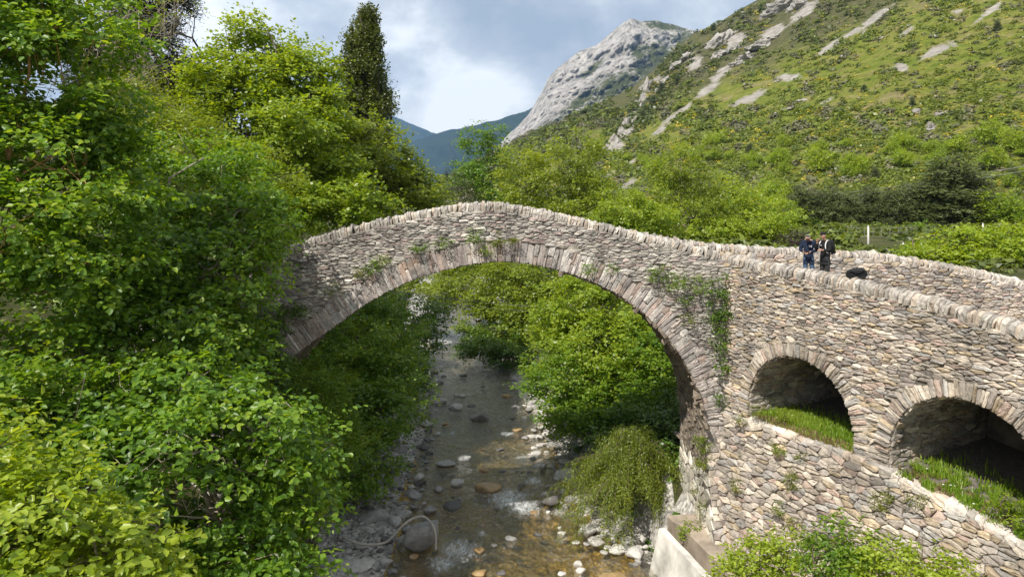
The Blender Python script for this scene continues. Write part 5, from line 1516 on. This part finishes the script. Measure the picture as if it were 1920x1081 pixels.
# white triangular road sign and the field fence behind the parapet
p = W(1693, 465, 47); z0 = gz(p[0], 47)-.2
root = empty('road_sign', (p[0], 47, z0), 'white triangular sign back behind the far parapet', 'sign')
h = p[2]-z0
mb = MB(); s_ = .42
mb.add([(-s_, -.04, h-.35), (s_, -.04, h-.35), (0, -.04, h+.42), (-s_, -.02, h-.35), (s_, -.02, h-.35), (0, -.02, h+.42)], [(0, 1, 2), (5, 4, 3), (0, 3, 4, 1), (1, 4, 5, 2), (2, 5, 3, 0)])
mb.build('sign_plate', M['petal'], root)
mb = MB(); mb.tube([(0, .02, 0), (0, .02, h+.3)], .03, 8); mb.build('post', M['pole'], root)
root = empty('field_fence', (*bxy(1650, 56), 9.7), 'thin grey rail fence in the field around the white pole', 'fence')
ox, oy = bxy(1650, 56)
for q in range(9):
    mb = MB(); x = -2.6+q*.68; mb.tube([(x, 0, -.2), (x, 0, 1.25)], .02, 6); mb.build('fence_post', M['fence'], root)
for z in (.45, .8, 1.15):
    mb = MB(); mb.tube([(-2.7, -.04, z), (2.95, -.04, z)], .012, 6); mb.build('rail', M['fence'], root)

# rock ribs standing out of the slope
import bmesh
def outcrop(pts, label, hk, k, split=None):
    mb = MB(); P0 = on_hill(*pts[0][:2])
    for n_, (px, py, wpx, hpx) in enumerate(pts):
        p = on_hill(px, py); kk = p[1]/F
        if split: mb = MB(); P0 = p
        me = rock_mesh(int(px)+k, 3, 1.0)
        V = []
        for v in me.vertices:
            q = v.co; rr = 1+.35*mnoise.noise(q*3.1+Vector((px, py, 0)))+.2*mnoise.noise(q*8+Vector((py, px, 0)))
            V.append((p[0]-P0[0]+q.x*wpx*kk*.8*rr, p[1]-P0[1]+q.y*wpx*kk*.8*rr, p[2]-P0[2]+q.z*hpx*kk*.85*rr+q.x*hk*hpx*kk))
        mb.add(V, [p_.vertices[:] for p_ in me.polygons]); bpy.data.meshes.remove(me)
        if split or n_ == len(pts)-1:
            o = mb.build('rock_outcrop', M['crag']); o.location = [float(v) for v in P0]
            tag(o, label, 'rock outcrop', split)
def mat_crag():
    m, nt, out = newmat('crag_limestone'); T = NT(nt); P = T.pos()
    c = T.ramp(T.noise(P, .45, 8, .75), [(.28, (.16, .145, .13)), (.48, (.36, .335, .305)), (.7, (.54, .52, .49))])
    T.link(T.bsdf(c, .95, T.bump(T.noise(P, .9, 8, .75), 1.0, 1.0), .1), out.inputs[0]); return m
M['crag'] = mat_crag()
outcrop([(1140, 280, 16, 16), (1152, 268, 18, 20), (1165, 252, 18, 24), (1172, 238, 14, 28), (1182, 250, 16, 14), (1190, 232, 10, 18)], 'pale knob of the rock rib at the lower end of the spur', .2, 1, 'knobs of the lower rock rib')
outcrop([(1205, 190, 10, 24), (1212, 172, 11, 28), (1200, 205, 9, 16), (1220, 160, 7, 16)], 'jagged pinnacle halfway up the rock spur', .3, 2, 'pinnacles of the rock spur')
outcrop([(1243, 160, 11, 16), (1236, 170, 9, 14), (1250, 152, 8, 12)], 'small pinnacle right of the jagged ones', .2, 3)
outcrop([(1340, 85, 34, 26), (1362, 72, 30, 22), (1375, 95, 24, 18), (1350, 105, 20, 14)], 'broad grey crag under the right skyline', .2, 4, 'crags under the skyline')
outcrop([(1470, 15, 40, 20), (1500, 12, 34, 18), (1440, 30, 26, 14)], 'grey crag at the top edge on the right slope', .2, 5)
outcrop([(1430, 88, 36, 16), (1450, 72, 26, 12), (1400, 110, 30, 14), (1385, 120, 22, 10)], 'long grey ledge below the right crags', .3, 6)
outcrop([(1290, 108, 20, 12), (1270, 125, 20, 12)], 'grey ledges by the upper gully', .3, 7)
outcrop([(1745, 240, 9, 16), (1742, 246, 8, 8)], 'pale lone rock in the middle of the right slope', .0, 8)
outcrop([(1720, 212, 18, 10), (1775, 214, 22, 7), (1760, 216, 12, 6)], 'dark overhanging ledge on the right slope', .1, 9, 'dark ledges of the right slope')
outcrop([(1505, 190, 20, 7), (1480, 205, 28, 6), (1460, 212, 18, 5)], 'reddish low rock band on the middle slope', .3, 10)
outcrop([(1440, 370, 18, 12), (1452, 376, 14, 8)], 'small pale rock among the bushes left of the pines', .2, 11)
# ------------------------------------------------------------------ the two men and the bag
def skin_chain(name, verts, edges, radii, mat, parent, sub=2):
    me = bpy.data.meshes.new('tmp'); me.from_pydata([tuple(v) for v in verts], edges, [])
    ob = bpy.data.objects.new('tmp', me); C.objects.link(ob)
    md = ob.modifiers.new('skin', 'SKIN'); md.use_smooth_shade = True
    for i, r in enumerate(radii):
        sv = me.skin_vertices[0].data[i]; sv.radius = (r, r) if not isinstance(r, tuple) else r
        sv.use_root = (i == 0)
    sd = ob.modifiers.new('sub', 'SUBSURF'); sd.levels = sub; sd.render_levels = sub
    dg = bpy.context.evaluated_depsgraph_get(); dg.update()
    me2 = bpy.data.meshes.new_from_object(ob.evaluated_get(dg)); me2.name = name
    bpy.data.objects.remove(ob); bpy.data.meshes.remove(me)
    me2.polygons.foreach_set('use_smooth', np.ones(len(me2.polygons), dtype=bool))
    return link(name, me2, mat, parent)
def ell(mb, c, r, n=14, m=9, zmin=-1.0, f=None):
    V, Fs = [], []
    for i in range(m+1):
        th = math.pi*i/m
        z = max(math.cos(th), zmin)
        s = math.sin(th) if math.cos(th) >= zmin else math.sqrt(max(0, 1-zmin*zmin))
        for k in range(n):
            a = 2*math.pi*k/n
            p = np.array([c[0]+r[0]*s*math.cos(a), c[1]+r[1]*s*math.sin(a), c[2]+r[2]*z])
            V.append(f(p) if f else p)
    for i in range(m):
        for k in range(n):
            k2 = (k+1) % n; Fs.append((i*n+k, (i+1)*n+k, (i+1)*n+k2, i*n+k2))
    mb.add(V, Fs)
M['skin'] = mat_plain('skin', (.46, .27, .20), .55, .08, 10)
M['navy'] = mat_plain('navy_cloth', (.012, .020, .045), .85, .25, 9, .4)
M['black_cloth'] = mat_plain('black_cloth', (.012, .012, .014), .8, .3, 9, .4)
M['charcoal'] = mat_plain('charcoal_cloth', (.030, .032, .033), .85, .3, 9, .4)
M['denim'] = mat_plain('denim', (.06, .10, .17), .85, .25, 12, .4)
M['grey_cap'] = mat_plain('grey_cap_cloth', (.26, .26, .26), .85, .2, 12)
M['white_print'] = mat_plain('white_print', (.7, .7, .7), .7, .1)
M['hair'] = mat_plain('dark_hair', (.03, .02, .015), .6, .3, 20)
M['shoe'] = mat_plain('shoe', (.05, .045, .04), .6, .2)
M['phone'] = mat_plain('phone', (.02, .02, .022), .3, .05)

def head_on(root_body_verts): pass
def fingers(mb, wrist, d, side, curl, k=1.0):
    """palm, four bent fingers and a thumb"""
    d = np.array(d, float)/np.linalg.norm(d); s = np.array(side, float); s = s-d*s.dot(d); s /= np.linalg.norm(s); c = np.cross(d, s)*curl
    w = np.array(wrist, float)
    mb.tube([w, w+d*.045, w+d*.09], [.026, .036, .034], 8)
    for i, L in enumerate((.070, .082, .076, .058)):
        o = w+d*.085+s*(-.030+.020*i)
        mb.tube([o, o+d*L*.45+c*L*.15, o+d*L*.7+c*L*.5, o+d*L*.65+c*L*.85], [.0105, .010, .009, .007], 6)
    o = w+d*.03-s*.03
    mb.tube([o, o-s*.025+d*.03, o-s*.03+d*.065+c*.02], [.012, .0105, .008], 6)

def man(loc, rz, label, body, jacket, legs, jmat, pmat, hgt=1.75, head_dir=0.0, nod=.0):
    root = empty('person', loc, label, 'person', None, rz, hgt/1.75)
    # body: pelvis, torso, neck, head, arms in one surface (faces -Y)
    V = [(0, 0, .93), (0, .01, 1.15), (0, .0, 1.38), (0, -.015, 1.47), (0, -.04-nod*.4, 1.56)]
    R_ = [(.13, .10), (.13, .10), (.15, .095), .055, .055]
    E_ = [(0, 1), (1, 2), (2, 3), (3, 4)]
    for sgn in (-1, 1):
        sh, el, wr = body[sgn]
        b = len(V); V += [(sgn*.17, 0, 1.405), el, wr]; R_ += [.052, .042, .03]; E_ += [(2, b), (b, b+1), (b+1, b+2)]
        b = len(V); hip, kn, an = legs[sgn]
        V += [hip, kn, an]; R_ += [.085, .058, .04]; E_ += [(0, b), (b, b+1), (b+1, b+2)]
    bo = skin_chain('body', V, E_, R_, M['skin'], root)
    # head with face joined to the body mesh
    mb = MB(); hc = np.array([0, -.055-nod*.5, 1.645-nod*.25])
    ch, sh_ = math.cos(head_dir), math.sin(head_dir); cn, sn = math.cos(nod), math.sin(nod)
    def turn(p):
        q = np.array(p)
        q = np.array([q[0], q[1]*cn+q[2]*sn, -q[1]*sn+q[2]*cn])
        return np.array([q[0]*ch-q[1]*sh_, q[0]*sh_+q[1]*ch, q[2]])+hc
    def hd(p):
        q = p.copy()
        if q[2] < -.02: t = min(1, (-.02-q[2])/.11); q[0] *= 1-.32*t; q[1] = q[1]*(1-.25*t)-.012*t
        return turn(q)
    ell(mb, (0, 0, 0), (.076, .098, .122), 18, 14, f=hd)
    def hd2(p): return turn(p)
    ell(mb, (0, -.100, -.018), (.014, .022, .026), 8, 6, f=hd2)            # nose
    for sx_ in (-1, 1): ell(mb, (sx_*.077, .008, -.005), (.012, .02, .032), 8, 6, f=hd2)   # ears
    ell(mb, (0, -.084, -.068), (.026, .012, .009), 8, 6, f=hd2)            # lips
    ho = mb.build('head_tmp', M['skin'], None, True)
    mb2 = MB()
    for o_ in (bo, ho):
        mb2.add([v.co[:] for v in o_.data.vertices], [p.vertices[:] for p in o_.data.polygons])
    # hands
    for sgn in (-1, 1):
        sh, el, wr = body[sgn]; d = np.array(wr)-np.array(el)
        fingers(mb2, wr, d, (sgn*.3, -1, .2), 1.0 if sgn < 0 else -1.0)
    bpy.data.objects.remove(bo); bpy.data.objects.remove(ho)
    bo = mb2.build('body', M['skin'], root, True)
    mb = MB()
    for sx_ in (-1, 1): ell(mb, (sx_*.03, -.089, .012), (.011, .008, .007), 8, 6, f=hd2)
    mb.build('eyes', M['hair'], root, True)
    # trousers
    V = [(0, 0, 1.10), (0, 0, .90)]; R_ = [(.15, .115), (.16, .125)]; E_ = [(0, 1)]
    for sgn in (-1, 1):
        hip, kn, an = legs[sgn]; b = len(V)
        V += [hip, kn, (an[0], an[1], an[2]+.02)]; R_ += [.108, .082, .068]; E_ += [(1, b), (b, b+1), (b+1, b+2)]
    skin_chain('trousers', V, E_, R_, pmat, root)
    # jacket with sleeves
    V = [(0, .0, .80), (0, .01, 1.06), (0, .0, 1.36), (0, -.01, 1.45)]; R_ = [(.172, .138), (.175, .14), (.175, .12), (.085, .075)]; E_ = [(0, 1), (1, 2), (2, 3)]
    for sgn in (-1, 1):
        sh, el, wr = body[sgn]; b = len(V); e = np.array(el); w = np.array(wr)
        V += [(sgn*.185, 0, 1.395), tuple(e), tuple(e+(w-e)*.92)]; R_ += [.082, .070, .052]; E_ += [(2, b), (b, b+1), (b+1, b+2)]
    b = len(V); V += [(0, 0, .76)]; R_ += [(.168, .135)]; E_ += [(0, b)]
    skin_chain('jacket', V, E_, R_, jmat, root)
    for sgn in (-1, 1):
        hip, kn, an = legs[sgn]; mb = MB()
        mb.tube([(an[0], an[1]+.07, .045), (an[0], an[1]+.02, .055), (an[0]+sgn*.01, an[1]-.08, .048), (an[0]+sgn*.015, an[1]-.17, .035)], [.038, .048, .047, .03], 10)
        mb.build('shoe', M['shoe'], root, True)
    return root, turn

# man in the navy jacket, looking down at what he holds
zf = dk(10.5)+.02
arms1 = {-1: ((0, 0, 0), (-.27, -.02, 1.10), (-.12, -.26, 1.06)), 1: ((0, 0, 0), (.27, .0, 1.10), (.05, -.27, 1.05))}
legs1 = {-1: ((-.09, 0, .86), (-.11, -.03, .48), (-.11, .02, .08)), 1: ((.09, 0, .86), (.12, -.02, .48), (.13, .04, .08))}
x1 = (1516-960)/F*24.6
p1, turn = man((x1, 24.6, zf), R(-28), 'man in a navy jacket, blue jeans and grey cap looking down at his hands', arms1, None, legs1, M['navy'], M['denim'], 1.76, 0.0, .45)
mb = MB(); ell(mb, (0, .004, .035), (.086, .108, .105), 18, 10, zmin=-.15, f=turn); mb.build('cap', M['grey_cap'], p1, True)
mb = MB(); ell(mb, (0, -.11, .045), (.062, .07, .008), 14, 6, f=turn); mb.build('cap_peak', M['grey_cap'], p1, True)
mb = MB(); ell(mb, (0, -.055, -.075), (.060, .048, .055), 12, 8, f=turn); mb.build('beard', M['hair'], p1, True)
mb = MB(); mb.box((.015, -.158, 1.255), (.115, -.14, 1.28)); mb.box((.03, -.16, 1.215), (.12, -.142, 1.24)); mb.build('chest_print', M['white_print'], p1)
mb = MB(); mb.box((-.12, -.40, 1.075), (.06, -.32, 1.095)); o = mb.build('phone', M['phone']); o.location = (x1, 24.6, zf); o.rotation_euler = (0, 0, R(-28)); tag(o, 'dark phone held in both hands of the man with the grey cap', 'phone')
# man in black, facing the other one, hand raised to his face
arms2 = {-1: ((0, 0, 0), (-.20, -.20, 1.14), (-.10, -.27, 1.40)), 1: ((0, 0, 0), (.24, -.08, 1.12), (.10, -.28, 1.14))}
legs2 = {-1: ((-.09, 0, .86), (-.10, -.02, .48), (-.10, .03, .08)), 1: ((.09, 0, .86), (.11, -.03, .48), (.12, .02, .08))}
x2 = (1547-960)/F*24.3
zf2 = dk(11.0)+.02
p2, turn2 = man((x2, 24.3, zf2), R(-62), 'man in black with a backpack and black cap, one hand raised to his face', arms2, None, legs2, M['black_cloth'], M['charcoal'], 1.80, 0.0, .1)
mb = MB(); ell(mb, (0, .004, .040), (.084, .106, .10), 18, 10, zmin=-.12, f=turn2); mb.build('cap', M['black_cloth'], p2, True)
mb = MB(); ell(mb, (0, -.12, .05), (.06, .07, .008), 14, 6, f=turn2); mb.build('cap_peak', M['black_cloth'], p2, True)
mb = MB(); mb.box((-.075, -.150, 1.27), (-.035, -.135, 1.31)); mb.build('chest_badge', M['white_print'], p2)
mb = MB()
mb.tube([(-.165, -.02, .88), (-.19, -.04, .66), (-.185, -.04, .5)], .013, 6); mb.build('trouser_stripe', M['white_print'], p2)
# his backpack hangs from his shoulders: worn, a thing of its own
def sack(name, loc, rz, label, w, d, h, n=16):
    root = empty(name, loc, label, 'backpack', None, rz)
    mb = MB(); m_ = 12; V, Fs = [], []
    for i in range(m_+1):
        t = i/m_; z = h*(t-.5); k = (1-abs(2*t-1)**3.2)**.45 if 0 < t < 1 else .18
        for q in range(n):
            a = 2*math.pi*q/n; ca, sa = math.cos(a), math.sin(a)
            x = w/2*math.copysign(abs(ca)**.6, ca)*k; y = d/2*math.copysign(abs(sa)**.6, sa)*k*(1.15-.3*t)
            j_ = .035*nz(x*7, y*7+z*6, len(label)); V.append((x+j_, y+j_, z))
    for i in range(m_):
        for q in range(n):
            q2 = (q+1) % n; Fs.append((i*n+q, i*n+q2, (i+1)*n+q2, (i+1)*n+q))
    Fs += [tuple(range(n-1, -1, -1)), tuple(m_*n+q for q in range(n))]
    mb.add(V, Fs); mb.build('pack_body', M['black_cloth'], root, True)
    mb = MB(); mb.tube([(-w*.36, d*.5, -h*.32), (0, d*.62, -h*.34), (w*.36, d*.5, -h*.32)], [.05, .075, .05], 8); mb.tube([(-w*.36, d*.5, -h*.1), (0, d*.6, -h*.1), (w*.36, d*.5, -h*.1)], [.04, .06, .04], 8)
    mb.build('front_pocket', M['charcoal'], root, True)
    mb = MB(); mb.tube([(-.06, -.02, h*.48), (0, -.02, h*.58), (.06, -.02, h*.48)], .012, 6); mb.build('grab_handle', M['charcoal'], root, True)
    return root
import mathutils
def loc2(p): 
    c, s = math.cos(R(-62)), math.sin(R(-62)); k = 1.80/1.75
    return (x2+(p[0]*c-p[1]*s)*k, 24.3+(p[0]*s+p[1]*c)*k, zf2+p[2]*k)
bk = sack('backpack', loc2((0, .24, 1.22)), R(-62), 'black backpack worn by the man in black', .33, .24, .56)
for sx_ in (-1, 1):
    mb = MB(); pts = [(sx_*.12, -.10, -.2), (sx_*.15, -.34, -.18), (sx_*.135, -.40, .0), (sx_*.12, -.36, .16), (sx_*.11, -.24, .245), (sx_*.10, -.1, .2)]
    mb.tube(catmull(pts, 5), .018, 6); mb.build('shoulder_strap', M['white_print'], bk, True)
# bag lying on the near wall
s_b = .47*10.1
u = (1592-960)/F; s_b = (u*YF-J[0])/(WD[0]-u*WD[1]); pb = J+WD*s_b-WN*.32; zb = H+interp(WT, s_b)
o = sack('backpack', (pb[0], pb[1], zb+.13), R(-35), 'black rucksack lying flat on the wing wall right of the men', .34, .26, .55)
o.rotation_euler = (R(82), 0, R(62)); o.rotation_euler = (Matrix.Rotation(R(-30), 4, 'Z')@Matrix.Rotation(R(80), 4, 'Y')@Matrix.Rotation(R(0), 4, 'X')).to_euler()
for sx_ in (-1, 1):
    mb = MB(); pts = [(sx_*.1, -.10, -.2), (sx_*.12, -.2, -.05), (sx_*.11, -.2, .1), (sx_*.09, -.1, .22)]
    mb.tube(catmull(pts, 5), .016, 6); mb.build('shoulder_strap', M['charcoal'], o, True)
